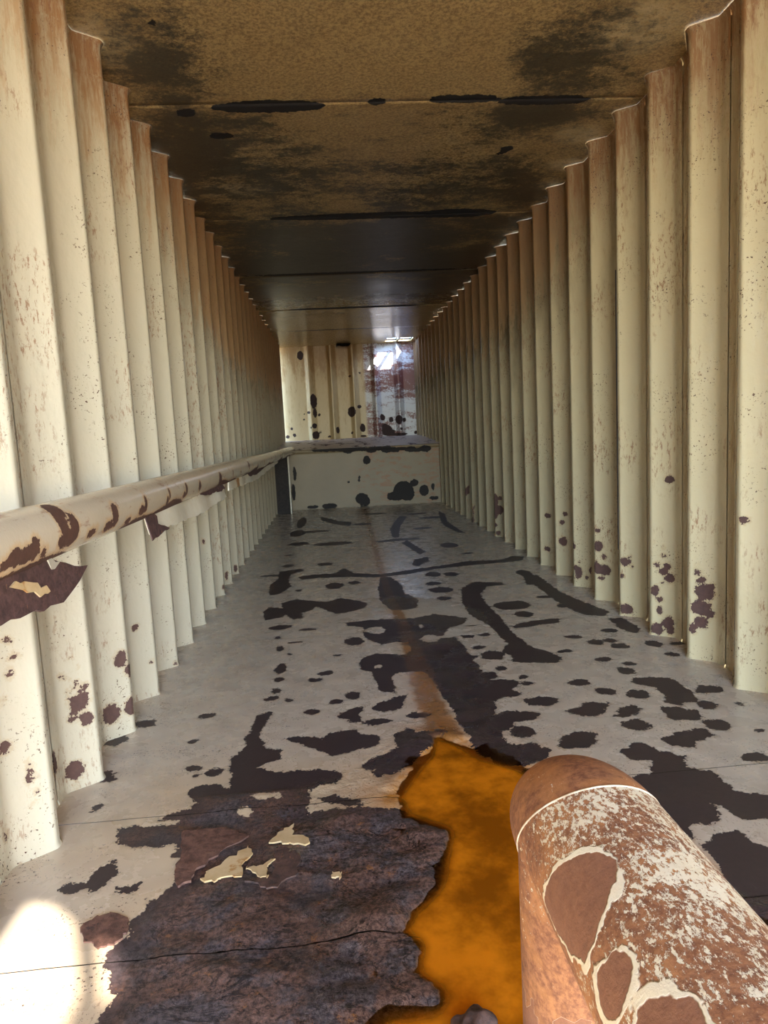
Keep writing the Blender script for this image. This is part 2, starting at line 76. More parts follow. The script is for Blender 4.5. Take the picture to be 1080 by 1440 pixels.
# ------------------------------------------------------------------ helpers
def link(o, parent=None):
    COL.objects.link(o)
    if parent is not None: o.parent = parent
    return o
def mesh_obj(name, verts, faces, mat, parent=None, attrs=None, smooth=False):
    me = bpy.data.meshes.new(name)
    me.from_pydata([tuple(map(float, v)) for v in verts], [], [tuple(map(int, f)) for f in faces])
    for k, a in (attrs or {}).items():
        at = me.attributes.new(k, 'FLOAT', 'POINT'); at.data.foreach_set('value', np.ascontiguousarray(a, dtype=np.float32))
    if smooth: me.polygons.foreach_set('use_smooth', np.ones(len(me.polygons), dtype=bool))
    me.materials.append(mat); me.update()
    return link(bpy.data.objects.new(name, me), parent)
def bm_obj(name, bm, mat, parent=None, smooth=False):
    me = bpy.data.meshes.new(name); bmesh.ops.recalc_face_normals(bm, faces=bm.faces[:])
    bm.to_mesh(me); bm.free()
    if smooth: me.polygons.foreach_set('use_smooth', np.ones(len(me.polygons), dtype=bool))
    me.materials.append(mat)
    return link(bpy.data.objects.new(name, me), parent)
def empty(name, loc=(0, 0, 0), parent=None):
    o = bpy.data.objects.new(name, None); o.location = loc; o.empty_display_size = 0.1
    return link(o, parent)
def structure(name, loc=(0, 0, 0)):
    o = empty(name, loc); o['kind'] = 'structure'; return o
def tag(o, label, cat, group=None):
    o['label'] = label; o['category'] = cat
    if group: o['group'] = group
    return o
def grid_faces(nr, nc):
    i = np.arange(nr * nc).reshape(nr, nc)
    return np.stack([i[:-1, :-1], i[:-1, 1:], i[1:, 1:], i[1:, :-1]], -1).reshape(-1, 4)
def grid_obj(name, P, mat, parent=None, attrs=None, normals=None, flip=False, smooth=True):
    nr, nc = P.shape[:2]
    F = grid_faces(nr, nc)
    if normals is not None:      # wind the faces to agree with the given normals
        a, b, c = P[:-1, :-1], P[:-1, 1:], P[1:, :-1]
        flip = (np.cross(b - a, c - a) * normals[:-1, :-1]).sum() < 0
    if flip: F = F[:, ::-1]
    me = bpy.data.meshes.new(name)
    V = np.ascontiguousarray(P.reshape(-1, 3), dtype=np.float32)
    me.vertices.add(len(V)); me.vertices.foreach_set('co', V.ravel())
    me.loops.add(F.size); me.loops.foreach_set('vertex_index', np.ascontiguousarray(F.ravel(), dtype=np.int32))
    me.polygons.add(len(F)); me.polygons.foreach_set('loop_start', np.arange(0, F.size, 4, dtype=np.int32))
    me.update(calc_edges=True)
    for k, a in (attrs or {}).items():
        at = me.attributes.new(k, 'FLOAT', 'POINT'); at.data.foreach_set('value', np.ascontiguousarray(a.ravel(), dtype=np.float32))
    if smooth: me.polygons.foreach_set('use_smooth', np.ones(len(F), dtype=bool))
    if normals is not None:
        me.normals_split_custom_set_from_vertices([tuple(map(float, n)) for n in normals.reshape(-1, 3)])
    me.materials.append(mat)
    return link(bpy.data.objects.new(name, me), parent)

def sd_poly(px, py, pts):
    """signed distance (negative inside) of points to one polygon"""
    q = np.array(pts).reshape(-1, 2); n = len(q)
    d = np.full(px.shape, 1e9); inside = np.zeros(px.shape, bool)
    for i in range(n):
        ax, ay = q[i]; bx, by = q[(i + 1) % n]
        ex, ey = bx - ax, by - ay; L = ex * ex + ey * ey + 1e-12
        t = np.clip(((px - ax) * ex + (py - ay) * ey) / L, 0, 1)
        d = np.minimum(d, (px - ax - t * ex) ** 2 + (py - ay - t * ey) ** 2)
        c = ((ay > py) != (by > py)) & (px < ex * (py - ay) / (ey if abs(ey) > 1e-12 else 1e-12) + ax)
        inside ^= c
    d = np.sqrt(d); d[inside] *= -1
    return d
def sd_ell(px, py, e):
    cx, cy, rx, ry = e; dx, dy = px - cx, py - cy
    k0 = np.sqrt((dx / rx) ** 2 + (dy / ry) ** 2); k1 = np.sqrt((dx / rx ** 2) ** 2 + (dy / ry ** 2) ** 2) + 1e-9
    return k0 * (k0 - 1) / k1
CAPD = 0.25
def field(px, py, polys, ells, pad=CAPD):
    d = np.full(px.shape, pad)
    for p in polys:
        q = np.array(p).reshape(-1, 2); lo, hi = q.min(0) - pad, q.max(0) + pad
        m = (px > lo[0]) & (px < hi[0]) & (py > lo[1]) & (py < hi[1])
        if m.any(): d[m] = np.minimum(d[m], sd_poly(px[m], py[m], p))
    for e in ells:
        m = (abs(px - e[0]) < e[2] + pad) & (abs(py - e[1]) < e[3] + pad)
        if m.any(): d[m] = np.minimum(d[m], sd_ell(px[m], py[m], e))
    return d
def blobs3(P, L, pad=0.12):
    """distance to a union of upright ellipsoids (x, y, z, r, rz)"""
    x, y, z = P[..., 0], P[..., 1], P[..., 2]; d = np.full(x.shape, pad)
    for bx, by, bz, r, rz in L:
        m = (abs(x - bx) < r + pad) & (abs(y - by) < r + pad) & (abs(z - bz) < rz + pad)
        if m.any():
            h = np.sqrt((x[m] - bx) ** 2 + (y[m] - by) ** 2); v = z[m] - bz
            k0 = np.sqrt((h / r) ** 2 + (v / rz) ** 2); k1 = np.sqrt((h / r ** 2) ** 2 + (v / rz ** 2) ** 2) + 1e-9
            d[m] = np.minimum(d[m], k0 * (k0 - 1) / k1)
    return d

# ------------------------------------------------------------------ node helper
class G:
    def __init__(self, name):
        self.mat = bpy.data.materials.new(name); self.mat.use_nodes = True
        self.t = self.mat.node_tree; self.t.nodes.clear()
        self.out = self.t.nodes.new('ShaderNodeOutputMaterial')
        self.pos = self.t.nodes.new('ShaderNodeTexCoord').outputs['Object']
    def n(self, typ, **kw):
        nd = self.t.nodes.new(typ)
        for k, v in kw.items(): setattr(nd, k, v)
        return nd
    def put(self, sock, v):
        if v is None: return
        if isinstance(v, bpy.types.NodeSocket): self.t.links.new(v, sock)
        elif sock.type == 'RGBA' and len(v) == 3: sock.default_value = (*v, 1)
        else: sock.default_value = v
    def m(self, op, a, b=None, c=None, clamp=False):
        nd = self.n('ShaderNodeMath', operation=op, use_clamp=clamp)
        for i, v in enumerate((a, b, c)): self.put(nd.inputs[i], v)
        return nd.outputs[0]
    def attr(self, name): return self.n('ShaderNodeAttribute', attribute_name=name).outputs['Fac']
    def sep(self):
        nd = self.n('ShaderNodeSeparateXYZ'); self.put(nd.inputs[0], self.pos); return nd.outputs
    def scaled(self, s, off=(0, 0, 0)):
        nd = self.n('ShaderNodeMapping'); self.put(nd.inputs[0], self.pos)
        nd.inputs['Scale'].default_value = s; nd.inputs['Location'].default_value = off
        return nd.outputs[0]
    def noise(self, scale, detail=4, rough=0.55, vec=None, dist=0.0):
        nd = self.n('ShaderNodeTexNoise'); self.put(nd.inputs['Vector'], vec or self.pos)
        nd.inputs['Scale'].default_value = scale; nd.inputs['Detail'].default_value = detail
        nd.inputs['Roughness'].default_value = rough; nd.inputs['Distortion'].default_value = dist
        return nd.outputs['Fac']
    def ramp(self, v, lo, hi, a=0.0, b=1.0, smooth=True):
        nd = self.n('ShaderNodeMapRange', interpolation_type='SMOOTHSTEP' if smooth else 'LINEAR', clamp=True)
        self.put(nd.inputs[0], v)
        for i, q in enumerate((lo, hi, a, b)): self.put(nd.inputs[i + 1], q)
        return nd.outputs[0]
    def mix(self, f, a, b, mode='MIX'):
        nd = self.n('ShaderNodeMix', data_type='RGBA', blend_type=mode)
        self.put(nd.inputs[0], f); self.put(nd.inputs[6], a); self.put(nd.inputs[7], b)
        return nd.outputs[2]
    def mixf(self, f, a, b):
        nd = self.n('ShaderNodeMix', data_type='FLOAT')
        self.put(nd.inputs[0], f); self.put(nd.inputs[2], a); self.put(nd.inputs[3], b)
        return nd.outputs[0]
    def bump(self, h, strength=0.5, dist=0.002, normal=None):
        nd = self.n('ShaderNodeBump'); nd.inputs['Strength'].default_value = strength; nd.inputs['Distance'].default_value = dist
        self.put(nd.inputs['Height'], h)
        if normal is not None: self.put(nd.inputs['Normal'], normal)
        return nd.outputs[0]
    def bsdf(self, color, rough, normal=None, metal=0.0, spec=0.5, **kw):
        nd = self.n('ShaderNodeBsdfPrincipled')
        self.put(nd.inputs['Base Color'], color); self.put(nd.inputs['Roughness'], rough); self.put(nd.inputs['Metallic'], metal)
        self.put(nd.inputs['Specular IOR Level'], spec)
        if normal is not None: self.put(nd.inputs['Normal'], normal)
        for k, v in kw.items(): self.put(nd.inputs[k], v)
        return nd.outputs[0]
    def done(self, sh): self.t.links.new(sh, self.out.inputs['Surface']); return self.mat

def blob_mask(g, amp=0.010, amp2=0.004, sc=28, eps=0.0012, name='rust'):
    d = g.attr(name)
    a = g.m('MULTIPLY', g.m('SUBTRACT', g.noise(sc, 3, 0.6), 0.5), amp * 2)
    b = g.m('MULTIPLY', g.m('SUBTRACT', g.noise(sc * 5, 2, 0.6), 0.5), amp2 * 2)
    s = g.m('ADD', g.m('ADD', d, a), b)
    return g.ramp(s, eps, -eps), s

# ------------------------------------------------------------------ materials
def wall_material(name, far=0.0, paint=(0.64, 0.585, 0.46)):
    g = G(name); x, y, z = g.sep()
    mask, sd = blob_mask(g, 0.018, 0.010, 30)
    tone = g.noise(1.6, 4, 0.6)
    col = g.mix(tone, tuple(c * 0.93 for c in paint), tuple(min(1, c * 1.06) for c in paint))
    col = g.mix(g.m('MULTIPLY', g.noise(9, 5, 0.7), 0.10), col, (0.45, 0.36, 0.22))
    col = g.mix(g.ramp(y, 2.8, 8.0, 0.0, 0.72), col, g.mix(g.noise(4, 5, 0.7), (0.20, 0.155, 0.10), (0.31, 0.25, 0.17)))  # browner with depth, imitating daylight fading down the container
    depth_shade = g.ramp(g.m('ADD', g.m('MULTIPLY', g.ramp(z, 0.9, 2.5), g.ramp(y, 2.6, 6.0)), g.m('MULTIPLY', g.m('SUBTRACT', g.noise(1.0, 5, 0.7, g.scaled((9, 9, 2))), 0.5), 1.1)), 0.15, 0.95)
    col = g.mix(g.m('MULTIPLY', depth_shade, 0.85), col, (0.085, 0.056, 0.032))  # painted shade: far upper walls darkened in place of light falloff
    # brown rust wash running down from the roof line, in vertical streaks, thickened far in to paint the dimming
    st = g.noise(1.0, 6, 0.7, g.scaled((22, 22, 1.5))); st2 = g.noise(1.0, 5, 0.75, g.scaled((60, 60, 9)))
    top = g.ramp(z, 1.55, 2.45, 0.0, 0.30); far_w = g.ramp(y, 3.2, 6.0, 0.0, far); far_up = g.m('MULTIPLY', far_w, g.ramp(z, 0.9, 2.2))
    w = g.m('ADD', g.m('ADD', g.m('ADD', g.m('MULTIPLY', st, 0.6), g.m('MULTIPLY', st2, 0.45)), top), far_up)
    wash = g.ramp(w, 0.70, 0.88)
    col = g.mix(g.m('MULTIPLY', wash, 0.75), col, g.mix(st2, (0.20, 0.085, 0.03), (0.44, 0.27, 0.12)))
    band = g.m('MULTIPLY', g.ramp(g.m('ADD', z, g.m('MULTIPLY', g.m('SUBTRACT', st, 0.5), 0.5)), 2.30, 2.44), g.ramp(st2, 0.40, 0.58, 0.15, 0.95))
    col = g.mix(band, col, (0.30, 0.15, 0.06))
    # fine pitting
    pit = g.m('MULTIPLY', g.ramp(g.noise(120, 2, 0.6), 0.63, 0.665), g.ramp(g.noise(5, 4, 0.65), 0.49, 0.62))
    smear = g.m('MULTIPLY', g.ramp(g.noise(1.0, 6, 0.8, g.scaled((80, 80, 24))), 0.53, 0.60), g.ramp(g.noise(3.1, 4, 0.6), 0.50, 0.62))
    col = g.mix(g.m('MULTIPLY', smear, 0.75), col, (0.24, 0.10, 0.05)); col = g.mix(pit, col, (0.09, 0.04, 0.028))
    # drip of rust under each patch edge, then the patch
    halo = g.ramp(sd, 0.012, 0.0, 0.0, 0.35); col = g.mix(halo, col, (0.40, 0.24, 0.10))
    rust = g.mix(g.noise(60, 4, 0.7), (0.050, 0.021, 0.016), (0.115, 0.050, 0.034))
    col = g.mix(mask, col, rust)
    ro = g.mixf(mask, g.mixf(wash, g.ramp(g.noise(14, 4, 0.6), 0.35, 0.65, 0.11, 0.22), 0.5), 0.85)
    h = g.m('ADD', g.m('MULTIPLY', mask, -1.0), g.m('MULTIPLY', g.noise(95, 3, 0.6), 0.35))
    nb = g.bump(g.noise(1.0, 3, 0.5, g.scaled((20, 20, 12))), 0.30, 0.012); nb = g.bump(h, 0.45, 0.0018, nb)
    return g.done(g.bsdf(col, ro, nb, spec=0.7))
M_WL = wall_material('cream_wall_paint_left', 0.36, (0.53, 0.462, 0.345)); M_WR = wall_material('cream_wall_paint_right', 0.20, (0.56, 0.455, 0.275))  # one cream paint; the right copy is tinted yellower to imitate warm light

def floor_material():
    g = G('peeling_floor_paint'); x, y, z = g.sep()
    mask, sd = blob_mask(g, 0.026, 0.014, 22, 0.0010)
    wet = g.attr('wet'); stain = g.attr('stain'); silt = g.attr('silt'); thick = g.attr('thick')
    paint = g.mix(g.noise(2.2, 5, 0.65), (0.53, 0.43, 0.33), (0.645, 0.53, 0.40))
    paint = g.mix(g.m('MULTIPLY', g.ramp(g.noise(3.3, 5, 0.7), 0.45, 0.75), 0.4), paint, (0.38, 0.28, 0.20))
    warm = g.ramp(thick, 0.35, -0.05); paint = g.mix(g.m('MULTIPLY', warm, 0.45), paint, (0.62, 0.40, 0.19))
    sc = g.m('MULTIPLY', g.ramp(g.noise(1.0, 6, 0.8, g.scaled((90, 34, 60))), 0.56, 0.63), g.ramp(g.noise(3.0, 4, 0.65), 0.50, 0.62))
    paint = g.mix(g.m('MULTIPLY', sc, g.ramp(y, 2.5, 5.0, 0.6, 0.25)), paint, (0.22, 0.11, 0.06))
    pit = g.m('MULTIPLY', g.ramp(g.noise(130, 2, 0.6), 0.62, 0.65), g.ramp(g.noise(5, 4, 0.65), 0.48, 0.60)); paint = g.mix(pit, paint, (0.07, 0.035, 0.03))
    st = g.m('MULTIPLY', stain, g.ramp(g.noise(9, 5, 0.7), 0.2, 0.75, 0.45, 1.1))
    paint = g.mix(g.m('MINIMUM', st, 1.0), paint, (0.50, 0.19, 0.028))
    halo = g.ramp(sd, 0.010, 0.0, 0.0, 0.3); paint = g.mix(halo, paint, (0.33, 0.23, 0.15))
    n1 = g.noise(7, 6, 0.7); n2 = g.noise(48, 5, 0.75)
    rust = g.mix(n2, (0.026, 0.016, 0.018), (0.060, 0.034, 0.033))
    deep = g.ramp(thick, 0.05, -0.10)
    n3 = g.ramp(g.noise(85, 5, 0.8), 0.32, 0.68); scale = g.mix(g.ramp(n1, 0.42, 0.54), g.mix(n3, (0.018, 0.013, 0.015), (0.130, 0.098, 0.098)), g.mix(n3, (0.034, 0.019, 0.016), (0.185, 0.100, 0.076)))
    crack = g.ramp(g.m('ABSOLUTE', g.m('SUBTRACT', g.noise(5.5, 5, 0.6, g.scaled((1, 1.6, 1)), 0.8), 0.5)), 0.012, 0.0); scale = g.mix(g.m('MULTIPLY', crack, 0.8), scale, (0.012, 0.008, 0.008))
    scale = g.mix(g.m('MULTIPLY', g.ramp(g.noise(14, 6, 0.8), 0.60, 0.66), 0.55), scale, (0.30, 0.12, 0.035))
    rust = g.mix(deep, rust, scale)
    col = g.mix(mask, paint, rust)
    bed = g.mix(g.ramp(g.noise(5, 5, 0.65), 0.36, 0.62), (0.30, 0.105, 0.010), (0.70, 0.27, 0.022))
    col = g.mix(silt, col, bed)
    col = g.mix(g.m('MULTIPLY', g.m('MULTIPLY', g.ramp(g.m('ADD', g.attr('flow'), g.m('MULTIPLY', g.m('SUBTRACT', g.noise(12, 5, 0.7), 0.5), 1.6)), 0.25, 0.9), g.mixf(mask, 0.85, 0.22)), 1.0), col, (0.26, 0.095, 0.018))
    wetm = g.ramp(g.m('ADD', wet, g.m('MULTIPLY', g.m('SUBTRACT', g.noise(9, 5, 0.7), 0.5), 0.30)), 0.08, -0.03)
    ro = g.mixf(mask, g.ramp(g.noise(11, 4, 0.6), 0.3, 0.7, 0.20, 0.36), g.mixf(deep, 0.50, 0.50)); ro = g.mixf(wetm, ro, 0.09)
    h = g.m('ADD', g.m('MULTIPLY', mask, -1.0), g.m('MULTIPLY', g.m('MULTIPLY', n2, mask), g.mixf(deep, 0.6, 3.2)))
    h = g.m('ADD', h, g.m('MULTIPLY', g.m('MULTIPLY', g.noise(55, 4, 0.75), wetm), 7.0))
    nb = g.bump(g.noise(6, 3, 0.5), 0.15, 0.01); nb = g.bump(h, 0.6, 0.0016, nb)
    return g.done(g.bsdf(col, ro, nb, spec=0.5))
M_FLOOR = floor_material()

def ceiling_material():
    g = G('sooty_ceiling_paint'); x, y, z = g.sep()
    d = g.attr('rust'); s = g.m('ADD', d, g.m('MULTIPLY', g.m('SUBTRACT', g.noise(24, 4, 0.65), 0.5), 0.05)); mask = g.ramp(s, 0.002, -0.002)
    base = g.mix(g.m('ADD', g.noise(3, 6, 0.7), g.ramp(y, 7.5, 10.0, 0.0, 0.4)), (0.42, 0.265, 0.095), (0.64, 0.45, 0.19))  # golder toward the end, painting in the glow there
    fine = g.noise(75, 5, 0.8); base = g.mix(g.ramp(fine, 0.40, 0.62, 0.0, 0.75), base, (0.16, 0.085, 0.03))
    pale = g.m('MULTIPLY', g.attr('pale'), g.ramp(g.noise(30, 6, 0.8), 0.35, 0.55)); base = g.mix(pale, base, (0.62, 0.47, 0.24))
    far = g.m('SUBTRACT', g.ramp(y, 2.6, 6.0, 0.0, 0.60), g.ramp(y, 7.5, 10.0, 0.0, 0.65))  # soot thickens midway, then is cut back to paint the end glow
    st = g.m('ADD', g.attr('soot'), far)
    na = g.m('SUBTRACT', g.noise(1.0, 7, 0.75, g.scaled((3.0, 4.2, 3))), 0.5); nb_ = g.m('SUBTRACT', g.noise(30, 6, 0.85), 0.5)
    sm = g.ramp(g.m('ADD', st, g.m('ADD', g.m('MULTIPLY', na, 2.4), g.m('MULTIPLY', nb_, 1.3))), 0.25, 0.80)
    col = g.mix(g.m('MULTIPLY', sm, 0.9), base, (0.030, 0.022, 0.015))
    fl = g.m('MULTIPLY', g.ramp(g.noise(17, 6, 0.85), 0.56, 0.60), g.ramp(y, 4.5, 1.0)); fl = g.m('MULTIPLY', fl, g.ramp(g.m('ABSOLUTE', g.m('SUBTRACT', x, 0.35)), 0.45, 0.9)); col = g.mix(fl, col, (0.03, 0.024, 0.02))
    col = g.mix(mask, col, (0.018, 0.014, 0.013))
    ro = g.mixf(mask, g.m('ADD', g.mixf(sm, 0.42, 0.36), g.m('SUBTRACT', g.m('MULTIPLY', g.noise(9, 5, 0.75), 0.12), g.ramp(y, 6.5, 9.0, 0.0, 0.24))), 0.9)
    nb = g.bump(g.noise(4, 4, 0.6), 0.3, 0.014); nb = g.bump(g.m('ADD', fine, g.m('MULTIPLY', mask, 1.5)), 0.35, 0.0015, nb)
    return g.done(g.bsdf(col, ro, nb))
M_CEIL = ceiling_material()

def back_material():
    g = G('end_wall_paint'); x, y, z = g.sep()
    mask, sd = blob_mask(g, 0.02, 0.012, 14, 0.003)
    st = g.noise(1.0, 6, 0.75, g.scaled((9, 9, 1.6))); st2 = g.noise(1.0, 6, 0.8, g.scaled((26, 26, 9)))
    col = g.mix(g.noise(2, 4, 0.6), (0.52, 0.385, 0.20), (0.64, 0.52, 0.31))
    wash = g.ramp(g.m('ADD', g.m('ADD', g.m('MULTIPLY', st, 0.6), g.m('MULTIPLY', st2, 0.4)), g.ramp(z, 1.7, 2.5, 0, 0.18)), 0.50, 0.72)
    col = g.mix(g.m('MULTIPLY', wash, 0.85), col, (0.34, 0.19, 0.07))
    # the two right-hand ribs: chalky blue-white paint scuffed through to plum-brown rust
    right = g.ramp(x, 0.60, 0.66); hb = g.noise(1.0, 5, 0.7, g.scaled((1.2, 1.2, 4.2))); spk = g.noise(30, 5, 0.85)
    sc = g.ramp(g.m('ADD', g.m('MULTIPLY', hb, 1.2), g.m('MULTIPLY', spk, 0.8)), 0.90, 1.06)
    rc = g.mix(sc, (0.62, 0.64, 0.66), (0.20, 0.075, 0.062)); col = g.mix(right, col, rc)
    col = g.mix(mask, col, (0.040, 0.022, 0.020))
    ro = g.mixf(mask, 0.42, 0.85); nb = g.bump(g.m('SUBTRACT', g.noise(60, 3, 0.6), mask), 0.4, 0.002)
    return g.done(g.bsdf(col, ro, nb))
M_BACK = back_material()
def step_material():
    g = G('step_paint'); x, y, z = g.sep()
    mask, sd = blob_mask(g, 0.022, 0.012, 14, 0.002)
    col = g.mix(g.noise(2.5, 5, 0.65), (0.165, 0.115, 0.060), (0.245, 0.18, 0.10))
    st = g.m('MULTIPLY', g.ramp(g.noise(1.0, 6, 0.8, g.scaled((5, 5, 16))), 0.50, 0.60), g.ramp(x, 0.1, 0.6)); col = g.mix(g.m('MULTIPLY', st, 0.8), col, (0.24, 0.10, 0.035))
    col = g.mix(mask, col, (0.020, 0.015, 0.014))
    return g.done(g.bsdf(col, g.mixf(mask, 0.5, 0.85), g.bump(g.m('SUBTRACT', g.noise(50, 3, 0.6), mask), 0.4, 0.002)))
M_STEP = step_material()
def ledge_material():
    g = G('ledge_top_paint')
    n = g.noise(1.0, 5, 0.7, g.scaled((7, 3, 5))); m_ = g.ramp(n, 0.57, 0.60)
    col = g.mix(m_, g.mix(g.noise(3, 4), (0.55, 0.42, 0.36), (0.68, 0.55, 0.46)), (0.13, 0.06, 0.05))
    return g.done(g.bsdf(col, g.mixf(m_, 0.4, 0.7), g.bump(m_, 0.3, 0.002)))
M_LEDGE = ledge_material()
def rail_material():
    g = G('cream_rail_paint'); x, y, z = g.sep()
    mask, sd = blob_mask(g, 0.010, 0.006, 40, 0.0008)
    col = g.mix(g.noise(5, 4, 0.6), (0.52, 0.42, 0.30), (0.66, 0.55, 0.40))
    col = g.mix(g.m('MULTIPLY', g.ramp(g.noise(1.0, 5, 0.75, g.scaled((30, 9, 30))), 0.55, 0.68), 0.6), col, (0.33, 0.15, 0.09))
    col = g.mix(g.ramp(sd, 0.014, 0.0, 0.0, 0.45), col, (0.62, 0.33, 0.10))
    rust = g.mix(g.noise(70, 4, 0.75), (0.040, 0.017, 0.012), (0.14, 0.058, 0.033)); col = g.mix(mask, col, rust)
    ro = g.mixf(mask, 0.15, 0.8); h = g.m('ADD', g.m('MULTIPLY', mask, -1.0), g.m('MULTIPLY', g.noise(110, 3, 0.7), 0.4))
    return g.done(g.bsdf(col, ro, g.bump(h, 0.6, 0.002)))
M_RAIL = rail_material()
def pipe_material():
    g = G('rusty_pipe_flaking_paint')
    d = g.attr('rust'); nz = g.m('MULTIPLY', g.m('SUBTRACT', g.noise(60, 3, 0.6), 0.5), 0.010)
    s = g.m('ADD', d, nz); bare = g.ramp(s, 0.0006, -0.0006)
    n2 = g.noise(160, 4, 0.75); big = g.noise(14, 4, 0.65)
    rust = g.mix(g.ramp(n2, 0.3, 0.7), (0.150, 0.052, 0.022), (0.36, 0.150, 0.062)); rust = g.mix(g.m('MULTIPLY', g.ramp(big, 0.45, 0.65), 0.7), rust, (0.50, 0.21, 0.065))
    plate = g.mix(n2, (0.12, 0.042, 0.022), (0.36, 0.155, 0.075))
    spk = g.m('ADD', g.m('MULTIPLY', g.noise(1.0, 5, 0.8, g.scaled((270, 160, 270))), 1.0), g.m('MULTIPLY', g.m('SUBTRACT', big, 0.5), 0.55))
    cov = g.attr('cover'); thr = g.mixf(cov, 0.68, 0.49)
    pm = g.ramp(g.m('SUBTRACT', spk, thr), 0.0, 0.035)
    rimw = g.m('MULTIPLY', g.ramp(g.noise(38, 3, 0.6), 0.32, 0.68), 0.0078)
    rim = g.m('MULTIPLY', g.ramp(g.m('SUBTRACT', s, rimw), 0.0008, -0.0008), g.m('SUBTRACT', 1.0, bare))
    pm = g.m('MAXIMUM', g.m('MULTIPLY', pm, g.m('SUBTRACT', 1.0, bare)), rim)
    paint = g.mix(g.noise(40, 3), (0.72, 0.58, 0.38), (0.82, 0.72, 0.54))
    col = g.mix(pm, g.mix(bare, rust, plate), paint)
    h = g.m('ADD', g.m('MULTIPLY', pm, 1.0), g.m('MULTIPLY', n2, 0.6))
    return g.done(g.bsdf(col, g.mixf(pm, 0.78, 0.5), g.bump(h, 0.7, 0.0016)))
M_PIPE = pipe_material()
def plain(name, a, b, sc, ro, bs=0.4, bd=0.002, metal=0.0, c=None, cthr=0.6):
    g = G(name); n = g.noise(sc, 5, 0.7); col = g.mix(g.ramp(n, 0.3, 0.7), a, b)
    if c: col = g.mix(g.ramp(g.noise(sc * 0.37, 5, 0.75), cthr, cthr + 0.05), col, c)
    return g.done(g.bsdf(col, ro, g.bump(n, bs, bd), metal))
M_RUSTPLATE = plain('dark_rust_plate', (0.048, 0.022, 0.020), (0.13, 0.062, 0.052), 55, 0.75, 0.7, 0.003, c=(0.27, 0.12, 0.06), cthr=0.62)
M_CREAMPLATE = plain('cream_flange_paint', (0.72, 0.63, 0.46), (0.82, 0.76, 0.62), 8, 0.42, 0.2, 0.002, c=(0.40, 0.19, 0.06), cthr=0.60)
M_BLACKPOST = plain('black_rust', (0.012, 0.009, 0.008), (0.030, 0.020, 0.017), 30, 0.8)
M_STRIP = plain('pale_strip', (0.42, 0.36, 0.28), (0.55, 0.48, 0.38), 12, 0.5)
M_FLAKE = plain('cream_floor_flake', (0.54, 0.36, 0.17), (0.68, 0.49, 0.27), 14, 0.5, 0.3, 0.001, c=(0.50, 0.25, 0.08), cthr=0.60)
M_SCALE = plain('rust_scale', (0.045, 0.026, 0.022), (0.135, 0.066, 0.048), 38, 0.7, 0.9, 0.004, c=(0.24, 0.10, 0.05), cthr=0.60)
M_REDSCALE = plain('red_rust_scale', (0.085, 0.036, 0.025), (0.21, 0.10, 0.066), 40, 0.75, 0.9, 0.004, c=(0.06, 0.03, 0.026), cthr=0.62)
M_DARK = plain('underside_steel', (0.02, 0.015, 0.012), (0.05, 0.035, 0.028), 12, 0.85)
M_STEEL = plain('bare_steel', (0.45, 0.45, 0.47), (0.62, 0.62, 0.64), 30, 0.28, 0.2, 0.001, metal=1.0)
M_EARTH = plain('dry_red_earth', (0.29, 0.235, 0.165), (0.40, 0.33, 0.24), 1.5, 0.95, 0.6, 0.03)
def water_material():
    g = G('rusty_water')
    dp = g.attr('depth'); f = g.ramp(dp, 0.0, 0.013)
    mud = g.mix(g.ramp(g.noise(4.5, 5, 0.65), 0.35, 0.65), (0.32, 0.090, 0.004), (0.90, 0.270, 0.010))
    tr = g.n('ShaderNodeBsdfTransparent'); g.put(tr.inputs[0], g.mix(f, (0.97, 0.90, 0.75), (0.90, 0.60, 0.22)))
    df = g.n('ShaderNodeBsdfDiffuse'); g.put(df.inputs[0], mud)
    nb = g.bump(g.noise(1.0, 3, 0.5, g.scaled((16, 26, 10))), 0.12, 0.004)
    gl = g.n('ShaderNodeBsdfGlossy'); gl.inputs['Roughness'].default_value = 0.03; g.put(gl.inputs['Normal'], nb)
    fr = g.n('ShaderNodeFresnel'); fr.inputs[0].default_value = 1.33; g.put(fr.inputs['Normal'], nb)
    m1 = g.n('ShaderNodeMixShader'); g.put(m1.inputs[0], g.m('MULTIPLY', f, 0.75)); g.put(m1.inputs[1], tr.outputs[0]); g.put(m1.inputs[2], df.outputs[0])
    m2 = g.n('ShaderNodeMixShader'); g.put(m2.inputs[0], fr.outputs[0]); g.put(m2.inputs[1], m1.outputs[0]); g.put(m2.inputs[2], gl.outputs[0])
    return g.done(m2.outputs[0])
M_WATER = water_material()

# ------------------------------------------------------------------ ground outside
gm = bmesh.new()
for a, b in (((-40, -60), (40, 40)),):
    bmesh.ops.create_grid(gm, x_segments=8, y_segments=8, size=40)
for v in gm.verts: v.co.z = -0.30
go = bm_obj('ground', gm, M_EARTH); go['kind'] = 'structure'

